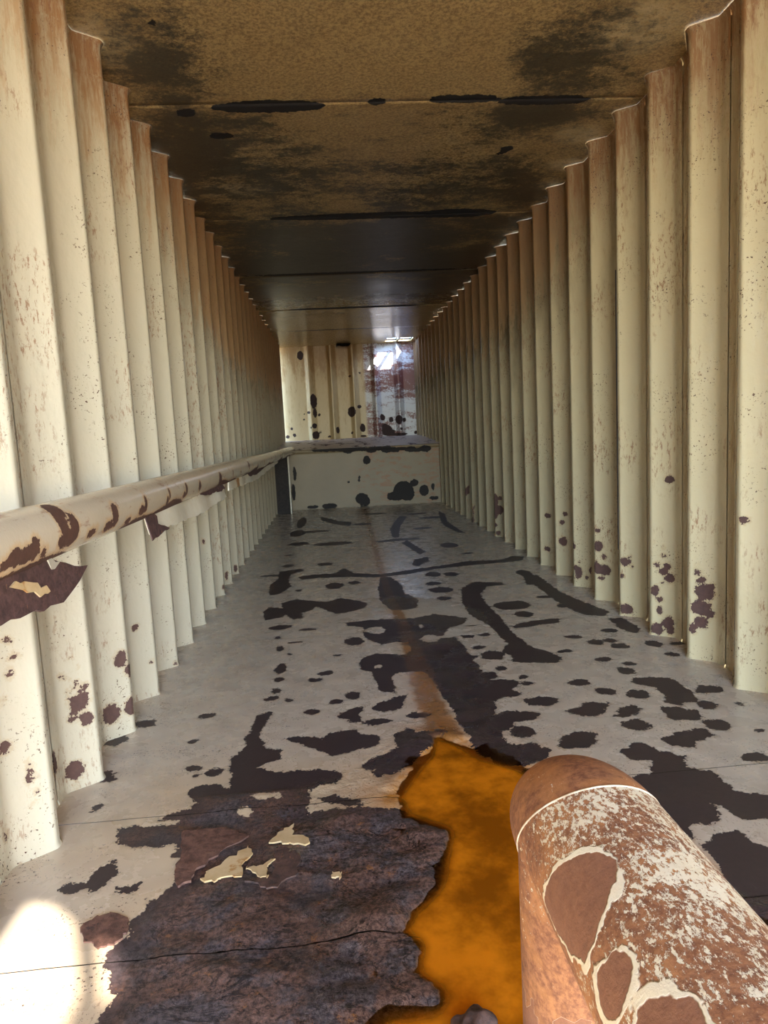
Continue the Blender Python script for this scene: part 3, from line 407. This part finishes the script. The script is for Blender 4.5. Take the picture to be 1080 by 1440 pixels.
# ------------------------------------------------------------------ floor of welded plates
floor = structure('floor')
SEAMS = [Y_OPEN, 0.22, 1.323, 1.865, 3.50, 5.15, 6.80, 8.45, Y_STEP + 0.06]
def steps(y0, y1):
    ys = [y0]
    while ys[-1] < y1:
        y = ys[-1]; ys.append(y + (0.12 if y < 0.95 else 0.009 if y < 2.7 else 0.013 if y < 4.2 else 0.025 if y < 6.5 else 0.05))
    if y1 - ys[-2] < 0.4 * (ys[-1] - ys[-2]): ys.pop()
    ys[-1] = y1
    return np.array(ys)
PUDX = [PUD]
for i, (y0, y1) in enumerate(zip(SEAMS[:-1], SEAMS[1:])):
    ys = steps(y0 + (0.0015 if i else 0), y1 - 0.0015)
    xs = np.arange(-0.92, 1.645, 0.011 if y0 < 3.4 else 0.015)
    X, Y = np.meshgrid(xs, ys); x, y = X.ravel(), Y.ravel()
    d = field(x, y, POLYS, ELLS); h = field(x, y, HOLES, HELLS); d = np.maximum(d, -h)
    thick = field(x, y, [POLYS[THICK_POLY]], [], 0.5)
    thick = np.where(y > 1.95, np.maximum(thick, (y - 1.95)), thick)
    pud = field(x, y, PUDX, [], 0.6)
    flow = np.zeros_like(x); fd = np.full(x.shape, 0.6)
    for a, b in zip(FLOW[:-1], FLOW[1:]):
        ex, ey = b[0] - a[0], b[1] - a[1]; t = np.clip(((x - a[0]) * ex + (y - a[1]) * ey) / (ex * ex + ey * ey), 0, 1)
        dd = np.hypot(x - a[0] - t * ex, y - a[1] - t * ey); w = a[2] + (b[2] - a[2]) * t
        flow = np.maximum(flow, np.clip(1.6 - 1.3 * dd / w, 0, 1)); fd = np.minimum(fd, dd)
    wet = np.minimum(field(x, y, [], [(q[0], q[1], q[2], q[2] * 1.6) for q in WET], 0.3), pud)
    near = np.minimum(np.maximum(pud, 0), fd * 1.2)
    stain = np.exp(-near / 0.075) * np.where(y < 2.9, 1.0, 0.75)
    silt = np.clip((-0.004 - pud) / 0.05, 0, 1)
    nn = np.array([noise.noise(Vector((a * 9, b * 9, 3.0))) for a, b in zip(x, y)]) if y1 < 5.2 else np.zeros_like(x)
    n3 = np.array([noise.fractal(Vector((a * 5, b * 7, 8.0)), 0.9, 2.1, 5) for a, b in zip(x, y)]) if (y1 < 3.6 and y0 > 0.1) else np.zeros_like(x)
    z = 0.0015 * nn
    dip = np.clip(-pud / 0.14 + 0.12, 0, 1); dip = dip * dip * (3 - 2 * dip); z -= 0.034 * dip * (1 + 0.25 * nn)
    th = np.clip(-thick / 0.06, 0, 1) * np.clip(pud / 0.07, 0, 1); z += th * (np.floor(n3 * 4.5) / 4.5 * 0.007 + 0.0025 * n3) - 0.001 * (d < 0)
    wl = np.clip(0.5 - wet / 0.06, 0, 1) * (pud > -0.03); z += wl * 0.012 * n3 + 0.004 * n3 * np.exp(-(pud / 0.05) ** 2)
    silt = silt * np.clip((-0.0072 - z) / 0.005, 0, 1)
    P = np.stack([X, Y, z.reshape(X.shape)], -1)
    grid_obj('floor_plate', P, M_FLOOR, floor, dict(rust=d, wet=wet, stain=stain, silt=silt, thick=thick, flow=flow))
    bm = bmesh.new(); bmesh.ops.create_cube(bm, size=1)
for v in bm.verts: v.co = Vector((0.354 + v.co.x * 3.0, 4.9 + v.co.y * 15.0, -0.10 + v.co.z * 0.08))
bm_obj('subfloor', bm, M_DARK, floor)

def floor_patch(name, pts, mat, z0, th, parent, rag=0.003, bow=0.0, seed=0):
    """thin irregular flake with its own thickness"""
    q = np.array(pts).reshape(-1, 2); out = []
    rnd = random.Random(seed)
    for i in range(len(q)):
        a, b = q[i], q[(i + 1) % len(q)]
        for k in range(4):
            p = a + (b - a) * k / 4; out.append((p[0] + rnd.uniform(-rag, rag), p[1] + rnd.uniform(-rag, rag)))
    c = q.mean(0); bm = bmesh.new()
    tx, ty = rnd.uniform(-0.02, 0.02), rnd.uniform(-0.02, 0.02)
    top = [bm.verts.new((x_, y_, z0 + th + tx * (x_ - c[0]) + ty * (y_ - c[1]))) for x_, y_ in out]
    bot = [bm.verts.new((x_, y_, z0 - 0.003)) for x_, y_ in out]
    n = len(out); bm.faces.new(top)
    for i in range(n):
        j = (i + 1) % n; bm.faces.new((bot[i], bot[j], top[j], top[i]))
    bmesh.ops.triangulate(bm, faces=[f for f in bm.faces if len(f.verts) > 4])
    return bm_obj(name, bm, mat, parent)
for i, p in enumerate(FLAKES): floor_patch('paint_flake', p, M_FLAKE, 0.005, 0.0012, floor, 0.006, 0.001, i)
for i, p in enumerate(SCALES): floor_patch('rust_scale', p, M_REDSCALE if i in (0, 2) else M_SCALE, 0.002, 0.0015, floor, 0.006, 0.003, 20 + i)

# rust-orange water lying in the dip
xs = np.arange(-0.30, 1.30, 0.02); ys = np.arange(0.6, 2.75, 0.02); X, Y = np.meshgrid(xs, ys)
pd = field(X.ravel(), Y.ravel(), PUDX, [], 0.6)
keep = (pd < 0.055).reshape(X.shape)
idx = -np.ones(X.shape, int); V = []; F = []
for r in range(X.shape[0] - 1):
    for c in range(X.shape[1] - 1):
        if keep[r, c] and keep[r, c + 1] and keep[r + 1, c] and keep[r + 1, c + 1]:
            f = []
            for a, b in ((r, c), (r, c + 1), (r + 1, c + 1), (r + 1, c)):
                if idx[a, b] < 0: idx[a, b] = len(V); V.append((X[a, b], Y[a, b], -0.0065))
                f.append(idx[a, b])
            F.append(f)
va = np.array(V); pv = field(va[:, 0], va[:, 1], PUDX, [], 0.6)
wdip = np.clip(-pv / 0.14 + 0.12, 0, 1); wdip = wdip * wdip * (3 - 2 * wdip)
puddle = mesh_obj('puddle', V, F, M_WATER, None, dict(depth=np.maximum(0.034 * wdip - 0.0065, 0)), True)
tag(puddle, 'rust-orange rainwater pooled in the dip of the peeling steel floor', 'puddle')

# ------------------------------------------------------------------ corrugated side walls, one pressed rib per pitch
def fillet(pts, rads, n=4):
    out = []; N = []
    for i, p in enumerate(pts):
        if rads[i] == 0 or i in (0, len(pts) - 1): out.append(p); continue
        p = np.array(p); a = np.array(pts[i - 1]); b = np.array(pts[i + 1])
        u = (a - p) / np.linalg.norm(a - p); v = (b - p) / np.linalg.norm(b - p)
        ang = math.acos(np.clip(u @ v, -1, 1)); t = rads[i] / math.tan(ang / 2)
        t = min(t, 0.45 * np.linalg.norm(a - p), 0.45 * np.linalg.norm(b - p)); r = t * math.tan(ang / 2)
        bis = (u + v) / np.linalg.norm(u + v); cen = p + bis * r / math.sin(ang / 2)
        s = p + u * t - cen; e = p + v * t - cen
        a0 = math.atan2(s[1], s[0]); a1 = math.atan2(e[1], e[0]); da = (a1 - a0 + math.pi) % (2 * math.pi) - math.pi
        for k in range(n + 1): out.append(tuple(cen + r * np.array((math.cos(a0 + da * k / n), math.sin(a0 + da * k / n)))))
    return np.array(out)
def subdivide(poly, step):
    out = [poly[0]]
    for a, b in zip(poly[:-1], poly[1:]):
        n = max(1, int(np.linalg.norm(b - a) / step))
        for k in range(1, n + 1): out.append(a + (b - a) * k / n)
    return np.array(out)
PROF = fillet([(0.205, 0.085), (0.145, 0.085), (0.0, 0.0), (-0.02, 0.0), (-0.085, 0.085), (-0.156, 0.085)], [0, .03, .016, .016, .03, 0])
def normals2(p):
    t = np.gradient(p, axis=0); t /= np.linalg.norm(t, axis=1)[:, None]
    return np.stack([-t[:, 1], t[:, 0]], -1)      # (along y, depth)
def wall(name, x0, side, y0, pitch, blobs, mat, z_low):
    root = structure(name, (0, 0, 0)); first = math.ceil((Y_OPEN + 0.15 - y0) / pitch)
    B = np.array(blobs)
    for k in range(first, 60):
        yk = y0 + k * pitch
        if yk + 0.205 > Y_END + 0.25: break
        has = ((B[:, 1] > yk - 0.30) & (B[:, 1] < yk + 0.35)).any() and yk < 6.5
        rows = [-0.03, 0.004, 0.012]
        top_b = (B[(B[:, 1] > yk - 0.30) & (B[:, 1] < yk + 0.35)][:, 2].max() + 0.15) if has else 0.3
        if has: rows += list(np.arange(0.026, top_b, 0.013))
        rows += list(np.arange(rows[-1] + 0.12, HC - 0.15, 0.16)) + [HC - 0.137, HC - 0.131, HC - 0.125, HC - 0.03, HC - 0.012, HC]
        rows = np.array(rows); prof = subdivide(PROF, 0.014 if has else 0.06)
        nrm = normals2(prof); push = np.zeros(len(rows)); push[0] = 0.010; push[1] = 0.004; push[-1] = 0.012; push[-2] = 0.003
        push[np.argmin(abs(rows - (HC - 0.131)))] = 0.0035
        # nrm points to +depth for left-turning profile: the room is at -depth
        sgn = np.where(nrm[:, 1:2] > 0, -1.0, 1.0) * 1.0; inn = nrm * sgn
        Yc = yk + prof[None, :, 0] + push[:, None] * inn[None, :, 0]; Dc = prof[None, :, 1] + push[:, None] * inn[None, :, 1]
        jx = random.Random(k * 7 + (side > 0)).uniform(-0.0, 0.0)
        P = np.stack([x0 + side * (Dc + jx * np.ones_like(Dc)), Yc, np.repeat(rows[:, None], len(prof), 1)], -1)
        Nn = np.zeros_like(P); Nn[..., 0] = side * inn[None, :, 1]; Nn[..., 1] = inn[None, :, 0]
        rust = blobs3(P, blobs) if has or yk >= 6.5 or True else np.full(P.shape[:2], 0.12)
        grid_obj('corrugated_rib', P, mat, root, dict(rust=rust), Nn, flip=(side > 0))
    return root
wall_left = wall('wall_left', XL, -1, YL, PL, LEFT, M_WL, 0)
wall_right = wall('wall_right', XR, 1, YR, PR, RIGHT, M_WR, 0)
# open joint between two sheets of the right wall
bm = bmesh.new(); bmesh.ops.create_cube(bm, size=1)
for v in bm.verts: v.co = Vector((XR + 0.003 + v.co.x * 0.010, YR + 3 * PR + 0.006 + v.co.y * 0.008, 1.08 + v.co.z * 1.45))
bm_obj('sheet_joint', bm, M_DARK, wall_right)

# ------------------------------------------------------------------ corrugated end wall
def smooth_profile(pts, rads, step): return subdivide(fillet(pts, rads), step)
wall_back = structure('wall_back')
ridges = [-0.335, 0.045, 0.42, 0.80, 1.20]
cols = [-0.90] + [(a + b) / 2 + 0.05 for a, b in zip(ridges[:-1], ridges[1:])] + [1.70]
Z0B, ZTB = 0.93, HC + 0.01
for i, (a, b) in enumerate(zip(cols[:-1], cols[1:])):
    r = ridges[i]; pr = [(a, 12.10), (r - 0.055, 12.10), (r - 0.005, 12.0), (r + 0.02, 12.0), (r + 0.10, 12.10), (b, 12.10)]
    pr = smooth_profile(pr, [0] + [.03, .01, .01, .03] + [0], 0.02)
    n = normals2(pr); n *= np.where(n[:, 1:2] > 0, -1, 1)
    zs = np.linspace(Z0B, ZTB, 84)
    P = np.stack([np.repeat(pr[None, :, 0], len(zs), 0), np.repeat(pr[None, :, 1], len(zs), 0), np.repeat(zs[:, None], len(pr), 1)], -1)
    N3 = np.zeros_like(P); N3[..., 0] = n[None, :, 0]; N3[..., 1] = n[None, :, 1]
    bl = [(q[0], q[1], q[2], q[3], q[4]) for q in BACK]
    xx, zz = P[..., 0].ravel(), P[..., 2].ravel()
    rust = field(xx, zz, [], [(q[0], q[2], q[3], q[4]) for q in BACK], 0.12)
    grid_obj('corrugated_rib', P, M_BACK, wall_back, dict(rust=rust), N3)

# ------------------------------------------------------------------ raised step across the end
ledge = structure('trim_1')
ZS = 0.835
xs = np.linspace(-0.84, 1.56, 150); prof_yz = [(Y_STEP, -0.01)] + [(Y_STEP, z) for z in np.linspace(0.02, ZS - 0.05, 52)] + [(Y_STEP - 0.012, ZS - 0.04), (Y_STEP - 0.018, ZS - 0.02), (Y_STEP - 0.016, ZS - 0.004), (Y_STEP - 0.006, ZS)]
P = np.array([[(x, y, z) for x in xs] for y, z in prof_yz]); xx, zz = P[..., 0].ravel(), P[..., 2].ravel()
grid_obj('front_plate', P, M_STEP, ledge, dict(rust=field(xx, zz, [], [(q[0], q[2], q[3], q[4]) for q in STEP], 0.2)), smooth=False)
bm = bmesh.new()
tops = [(Y_STEP - 0.006, ZS), (10.3, ZS + 0.045), (11.2, ZS + 0.085), (12.16, ZS + 0.115)]
rows_ = []
for y, z in tops: rows_.append([bm.verts.new((x, y, z)) for x in np.linspace(-0.9, 1.62, 20)])
for a, b in zip(rows_[:-1], rows_[1:]):
    for i in range(len(a) - 1): bm.faces.new((a[i], a[i + 1], b[i + 1], b[i]))
bm_obj('top_plate', bm, M_LEDGE, ledge)

# ------------------------------------------------------------------ ceiling of pressed roof panels
ceiling = structure('ceiling')
RS = [Y_OPEN, -0.10, 1.62, 3.34, 5.017, 6.738, 8.545, 10.312, 12.16]
def soot_at(x, y):
    s = np.zeros_like(x)
    for cx, cy, rx, ry, w in SOOT: s = np.maximum(s, w * np.exp(-(((x - cx) / rx) ** 2 + ((y - cy) / ry) ** 2)))
    return s
def pale_at(x, y):
    s = np.zeros_like(x)
    for cx, cy, rx, ry in PALE: s = np.maximum(s, np.clip(2.2 - 1.8 * np.hypot((x - cx) / rx, (y - cy) / ry), 0, 1))
    return s
def holes_panel(name, x0, x1, y0, y1, z, loops, mat, parent, thick=0.0):
    L = [[Vector((x0, y0, 0)), Vector((x1, y0, 0)), Vector((x1, y1, 0)), Vector((x0, y1, 0))]] + [[Vector((p[0], p[1], 0)) for p in l] for l in loops]
    tris = geometry.tessellate_polygon(L); flat = [v for l in L for v in l]
    V = [(v.x, v.y, z) for v in flat]; F = [tuple(t) for t in tris]; n = len(V)
    V += [(v.x, v.y, z + thick) for v in flat]; F += [tuple(i + n for i in t[::-1]) for t in tris]
    o = 0
    for l in L:
        for i in range(len(l)):
            j = (i + 1) % len(l); F.append((o + i, o + j, o + j + n, o + i + n))
        o += len(l)
    va = np.array(V)
    return mesh_obj(name, V, F, mat, parent, dict(soot=soot_at(va[:, 0], va[:, 1]), pale=np.zeros(len(V)), rust=np.full(len(V), 0.2)))
SH = Vector((-SUN_DIR.x, -SUN_DIR.y)) / -SUN_DIR.z * (HC + 0.01)     # where light falling on the floor crosses the roof
near_pts = [[(-.775, 1.02), (-.60, 1.05), (-.525, 1.12), (-.520, 1.19), (-.607, 1.40), (-.65, 1.47), (-.717, 1.53), (-.775, 1.545)], [(-.478, 1.15), (-.440, 1.18), (-.435, 1.21), (-.520, 1.37), (-.545, 1.395), (-.568, 1.405)]]
near_holes = [[(p[0] + SH.x, p[1] + SH.y) for p in l] for l in near_pts]  # unseen openings behind the camera, cut to the shape of the sun patches
far_holes = [[(1.00, 11.48), (1.19, 11.48), (1.19, 11.90), (1.00, 11.90)], [(1.225, 11.48), (1.44, 11.48), (1.44, 11.90), (1.225, 11.90)]]
for i, (y0, y1) in enumerate(zip(RS[:-1], RS[1:])):
    hl = near_holes if i == 0 else far_holes if i == len(RS) - 2 else None
    if hl is not None:
        holes_panel('roof_panel', -0.95, 1.66, y0 + 0.002, y1 - 0.002, HC, hl, M_CEIL, ceiling, 0.02); continue
    step = 0.03 if y0 < 5.1 else 0.08
    ys = np.arange(y0 + 0.002, y1 - 0.01, step); ys = np.append(ys, y1 - 0.002); xs = np.arange(-0.95, 1.665, 0.03)
    ys = np.concatenate([[ys[0]], ys, [ys[-1]]])
    X, Y = np.meshgrid(xs, ys); x, y = X.ravel(), Y.ravel(); t = (y - y0) / (y1 - y0)
    bow = 0.016 * np.sin(np.pi * t) ** 1.2 * np.clip(1.3 - 1.1 * abs((x - 0.354) / 1.14) ** 2, 0, 1)
    n = np.array([noise.noise(Vector((a * 1.7, b * 2.3, i * 5.0))) for a, b in zip(x, y)])
    Z = (HC + bow + 0.004 * n * np.sin(np.pi * t)).reshape(X.shape); Z[0] = HC + 0.03; Z[-1] = HC + 0.03
    grid_obj('roof_panel', np.stack([X, Y, Z], -1), M_CEIL, ceiling, dict(rust=field(x, y, [], CST, 0.2), soot=soot_at(x, y), pale=pale_at(x, y)), flip=True)
holes_panel('roof_backing', -1.1, 1.8, Y_OPEN, 12.2, HC + 0.032, near_holes + far_holes, M_DARK, ceiling, 0.02)
# curl of rusted sheet hanging at the head of the end wall
bm = bmesh.new(); pts = []
for k in range(9):
    a = k / 8; xk = 0.16 + a * 0.24; w = 0.055 * math.sin(math.pi * min(1, 0.12 + a * 0.85)) + 0.012
    pts.append([bm.verts.new((xk, 11.80 - w + 0.01 * math.sin(k * 2.1), HC - 0.035 - 0.035 * math.sin(a * 3.0))), bm.verts.new((xk + 0.01, 11.84, HC - 0.004)), bm.verts.new((xk, 11.86 + w, HC - 0.03 - 0.02 * math.cos(k)))])
for a, b in zip(pts[:-1], pts[1:]):
    for i in range(2): bm.faces.new((a[i], a[i + 1], b[i + 1], b[i]))
r = bmesh.ops.solidify(bm, geom=bm.faces[:], thickness=0.006)
bm_obj('hanging_rust_curl', bm, M_BLACKPOST, ceiling)

# ------------------------------------------------------------------ tubes
def tube(path, radius, nseg, steps_along=None):
    """ring positions along a path of (x,y,z) points; returns grid P (len, nseg+1, 3) and normals, angles"""
    p = np.array(path); t = np.gradient(p, axis=0); t /= np.linalg.norm(t, axis=1)[:, None]
    up = np.array((1.0, 0, 0)); P = []; N = []
    th = np.linspace(0, 2 * np.pi, nseg + 1)
    for c, d in zip(p, t):
        a = up - d * (up @ d); a /= np.linalg.norm(a); b = np.cross(a, d)
        n = np.cos(th)[:, None] * a + np.sin(th)[:, None] * b
        P.append(c + radius * n); N.append(n)
    return np.array(P), np.array(N), th

# left handrail: long cream pipe with torn flange remnants
hand = empty('handrail', (-0.575, 0.2, 0.0)); hand.location = (0, 0, 0)
tag(hand, 'long cream pipe handrail with peeling rust patches along the left wall', 'handrail')
ya = np.concatenate([np.arange(-1.2, 0.9, 0.1), np.arange(0.9, 2.6, 0.012), np.arange(2.6, 4.5, 0.025), np.arange(4.5, 9.62, 0.06)])
zr = 0.890 - 0.0062 * (ya - 1.0)
P, N, th = tube(np.stack([np.full_like(ya, -0.575), ya, zr], -1), 0.055, 56)
rust = blobs3(P, [(q[0], q[1], q[2], q[3] * 1.25, q[4] * 1.3) for q in RAIL])
nz = N[..., 2]; under = (nz + 0.72) * 0.06; ph = P[..., 1]
gap = 0.02 * np.sin(ph * 5.1) + 0.012 * np.sin(ph * 13.0); rust = np.minimum(rust, np.maximum(under + gap * 0.8, -0.02))
far_chips = [(-.528, y_, 0.862 + 0.02 * math.sin(y_ * 9), 0.03, 0.03) for y_ in (4.3, 4.8, 5.25, 5.9, 6.3, 6.9, 7.6)]
rust = np.minimum(rust, blobs3(P, far_chips))
grid_obj('pipe', P, M_RAIL, hand, dict(rust=rust), N)
bm = bmesh.new()
bmesh.ops.create_cone(bm, cap_ends=True, segments=24, radius1=0.0545, radius2=0.0545, depth=0.01)
bmesh.ops.rotate(bm, verts=bm.verts, matrix=Matrix.Rotation(math.pi / 2, 3, 'X')); bmesh.ops.translate(bm, verts=bm.verts, vec=(-0.575, 9.615, 0.890 - 0.0062 * 8.6))
bm_obj('end_cap', bm, M_STRIP, hand)
for ys_ in (7.3, 8.6):   # butt-weld beads
    q, n_, _ = tube([(-0.575, ys_ + dy, 0.890 - 0.0062 * (ys_ - 1)) for dy in (-0.008, 0, 0.008)], 0.0562, 32); grid_obj('weld_bead', q, M_STRIP, hand)
def plate(name, outline, x, th, mat, parent, lean=0.0, rag=0.0, seed=1, wav=0.0):
    """upright torn plate; outline in (y, z)"""
    rnd = random.Random(seed); pts = []
    for i in range(len(outline)):
        a, b = Vector(outline[i]), Vector(outline[(i + 1) % len(outline)]); n = max(1, int((b - a).length / 0.03))
        for k in range(n):
            p = a.lerp(b, k / n); pts.append((p.x + rnd.uniform(-rag, rag), p.y + rnd.uniform(-rag, rag)))
    bm = bmesh.new(); zt = max(p[1] for p in pts)
    vs = [bm.verts.new((x + lean * (zt - p[1]) + wav * math.sin(p[0] * 14), p[0], p[1])) for p in pts]
    bm.faces.new(vs); bmesh.ops.triangulate(bm, faces=bm.faces[:])
    g_ = bmesh.ops.solidify(bm, geom=bm.faces[:], thickness=th)
    return bm_obj(name, bm, mat, parent)
t1 = plate('torn_flange', [(0.85, 0.86), (1.20, 0.862), (1.27, 0.858), (1.31, 0.85), (1.335, 0.835), (1.40, 0.815), (1.506, 0.792), (1.45, 0.772), (1.349, 0.745), (1.139, 0.772), (0.95, 0.79), (0.80, 0.80)], -0.562, 0.008, M_RUSTPLATE, hand, 0.12, 0.004, 3)
t1['label'] = 'torn dark rust-brown flange end'
t1b = plate('paint_remnant', [(1.155, 0.822), (1.175, 0.826), (1.19, 0.819), (1.21, 0.823), (1.235, 0.812), (1.25, 0.813), (1.262, 0.80), (1.285, 0.797), (1.30, 0.786), (1.285, 0.779), (1.27, 0.788), (1.25, 0.786), (1.235, 0.80), (1.215, 0.798), (1.20, 0.812), (1.175, 0.813)], -0.5485, 0.003, M_FLAKE, t1, 0.12, 0.004, 5)
t1c = plate('bright_chip', [(1.318, 0.838), (1.335, 0.842), (1.355, 0.828), (1.375, 0.826), (1.345, 0.816), (1.33, 0.818)], -0.552, 0.004, M_STRIP, t1, 0.0, 0.002, 6)
t2 = plate('torn_flange', [(2.02, 0.845), (2.09, 0.845), (2.60, 0.842), (3.05, 0.838), (3.30, 0.834), (3.36, 0.815), (3.45, 0.805), (3.42, 0.79), (3.435, 0.765), (3.25, 0.762), (2.95, 0.760), (2.617, 0.760), (2.35, 0.772), (2.20, 0.780), (2.02, 0.785)], -0.562, 0.007, M_CREAMPLATE, hand, 0.22, 0.004, 8, 0.004)
t2['label'] = 'cream flange with torn ragged end'
plate('rust_patch', [(1.985, 0.85), (2.07, 0.845), (2.10, 0.83), (2.09, 0.805), (2.15, 0.792), (2.20, 0.779), (2.08, 0.772), (1.985, 0.772)], -0.549, 0.003, M_RUSTPLATE, t2, 0.22, 0.003, 9)
plate('rust_patch', [(2.75, 0.842), (3.10, 0.836), (3.33, 0.836), (3.40, 0.812), (3.28, 0.806), (3.12, 0.815), (2.95, 0.815), (2.84, 0.826)], -0.546, 0.003, M_RUSTPLATE, t2, 0.22, 0.004, 10)
t3 = plate('torn_flange', [(3.66, 0.838), (4.6, 0.832), (5.6, 0.826), (6.6, 0.82), (7.2, 0.815), (6.9, 0.79), (6.47, 0.775), (6.0, 0.772), (5.4, 0.756), (4.9, 0.75), (4.3, 0.765), (3.62, 0.78)], -0.562, 0.007, M_CREAMPLATE, hand, 0.03, 0.006, 12, 0.004)
plate('rust_patch', [(4.35, 0.834), (5.3, 0.828), (5.75, 0.815), (5.3, 0.80), (4.9, 0.79), (4.5, 0.80)], -0.551, 0.003, M_RUSTPLATE, t3, 0.03, 0.005, 13)
# black upright plate that carries the far end of the rail
bm = bmesh.new(); bmesh.ops.create_cube(bm, size=1)
for v in bm.verts: v.co = Vector((-0.70 + v.co.x * 0.17, 9.25 + v.co.y * 0.05, 0.39 + v.co.z * 0.78))
bmesh.ops.bevel(bm, geom=bm.edges[:], offset=0.005, segments=2, affect='EDGES')
post = bm_obj('end_post', bm, M_BLACKPOST, hand); post['label'] = 'black upright plate'
bm = bmesh.new(); bmesh.ops.create_cube(bm, size=1)
for v in bm.verts: v.co = Vector((-0.600 + v.co.x * 0.02, 9.245 + v.co.y * 0.06, 0.39 + v.co.z * 0.78))
bm_obj('edge_strip', bm, M_STRIP, post)

# right handrail end: level pipe running towards the camera and turning down to the floor
rail = empty('handrail', (0, 0, 0)); rail.name = 'pipe_rail'
tag(rail, 'rust-brown pipe rail with flaking cream paint, bending down beside the orange puddle', 'railing')
Y_CAP = 0.522
PX, PZ, PRAD = 0.194, CAM_Z - 0.341, 0.060
ya = np.concatenate([np.arange(-1.6, 0.0, 0.05), np.arange(0.0, 0.517, 0.006), [Y_CAP]])
P, N, th = tube(np.stack([np.full_like(ya, PX), ya, np.full_like(ya, PZ)], -1), PRAD, 80)
ang = np.arctan2(N[..., 0], N[..., 2])            # 0 on top, negative on the camera-left side
s = PRAD * ang
bare = field(P[..., 1].ravel(), s.ravel(), PIPE, [], 0.1)
extra = [(0.02, 0.01, 0.05, 0.02), (-0.3, -0.03, 0.07, 0.03), (-0.7, 0.02, 0.06, 0.03)]
bare = np.minimum(bare, field(P[..., 1].ravel(), s.ravel(), [], extra, 0.1))
cover = np.clip(0.55 + 0.45 * np.cos(ang - 0.25), 0, 1) * np.clip((ya[:, None] - 0.02) / 0.28, 0.35, 1)
SHEAR = np.where(ya > 0.40, (ya - 0.40) / (Y_CAP - 0.40), 0)[:, None] * (-0.036 * N[..., 2])
P[..., 1] += SHEAR
grid_obj('rail_pipe', P, M_PIPE, rail, dict(rust=bare, cover=cover), N)
th = np.linspace(0, 2 * np.pi, 81); P = []
ring0 = np.stack([np.cos(th), np.zeros_like(th), np.sin(th)], -1)
for a in np.linspace(0, math.pi / 2, 16):
    rr = PRAD * (math.cos(a) ** 0.75 if a < math.pi / 2 - 1e-6 else 0.0)
    P.append(np.array((PX, Y_CAP, PZ)) + ring0 * rr + np.stack([0 * th, 0.096 * math.sin(a) - 0.036 * np.sin(th) * math.cos(a), 0 * th], -1))
P = np.array(P)
du = np.gradient(P, axis=0); dv = np.gradient(P, axis=1); N = np.cross(du, dv); N /= np.linalg.norm(N, axis=-1)[..., None] + 1e-9; N[-1] = (0, 1, 0); N[:, 0] = N[:, 1]; N[:, -1] = N[:, 1]
if (N[4, 20] @ (P[4, 20] - np.array((PX, Y_CAP, PZ)))) < 0: N[:-1] *= -1
grid_obj('pipe_cap', P, M_PIPE, rail, dict(rust=np.full(P.shape[:2], 0.09), cover=np.full(P.shape[:2], 0.0)), N)
M_BEAD = plain('cream_weld_line', (0.50, 0.33, 0.19), (0.84, 0.72, 0.54), 60, 0.5)
Q = [np.array((PX, Y_CAP + dy, PZ)) + ring0 * (PRAD + rr) + np.stack([0 * th, -0.036 * np.sin(th), 0 * th], -1) for dy, rr in ((-0.002, -0.0010), (-0.0005, 0.0007), (0.0008, 0.0006), (0.002, -0.0010))]
grid_obj('weld_line', np.array(Q), M_BEAD, rail, flip=True)
zz = np.concatenate([np.arange(PZ - 0.002, 0.35, -0.006), np.arange(0.345, -0.05, -0.04)])
P, N, th2 = tube(np.stack([np.full_like(zz, PX), np.full_like(zz, 0.515), zz], -1), PRAD, 72)
pb = field((P[..., 0] - PX + 0.03).ravel(), (P[..., 2] - 0.62).ravel(), [], [(-0.02, -0.02, 0.014, 0.05)], 0.1)
grid_obj('post', P, M_PIPE, rail, dict(rust=np.where(P[..., 2] < 0.585 + 0.02 * np.sin(N[..., 0] * 9) + 0.012 * np.sin(N[..., 1] * 17), -0.08, 0.09), cover=np.clip((P[..., 2] - 0.60) / 0.2, 0, 0.45)), N)

# ------------------------------------------------------------------ small loose things
def lump(name, loc, sx, sy, sz, mat, seed):
    bm = bmesh.new(); bmesh.ops.create_icosphere(bm, subdivisions=4, radius=1)
    for v in bm.verts:
        n = noise.fractal(v.co * 1.7 + Vector((seed, 0, 0)), 1.0, 2.0, 5) * 0.28; c = v.co * (1 + n)
        v.co = Vector((c.x * sx, c.y * sy, max(c.z, -0.35) * sz))
    o = bm_obj(name, bm, mat, None, True); o.location = loc; return o
l1 = lump('rust_scale_lump', (0.188, 1.06, -0.012), 0.045, 0.04, 0.05, M_SCALE, 3)
tag(l1, 'dark lump of rust scale in the puddle at the foot of the pipe post', 'rust lump')
bm = bmesh.new(); bmesh.ops.create_cone(bm, cap_ends=True, segments=6, radius1=0.028, radius2=0.028, depth=0.03)
bmesh.ops.bevel(bm, geom=bm.edges[:], offset=0.003, segments=2, affect='EDGES')
bolt = bm_obj('bolt', bm, M_STEEL); bolt.location = (0.372, 9.585, 0.015)
tag(bolt, 'small shiny bolt head on the floor at the foot of the end step', 'bolt')
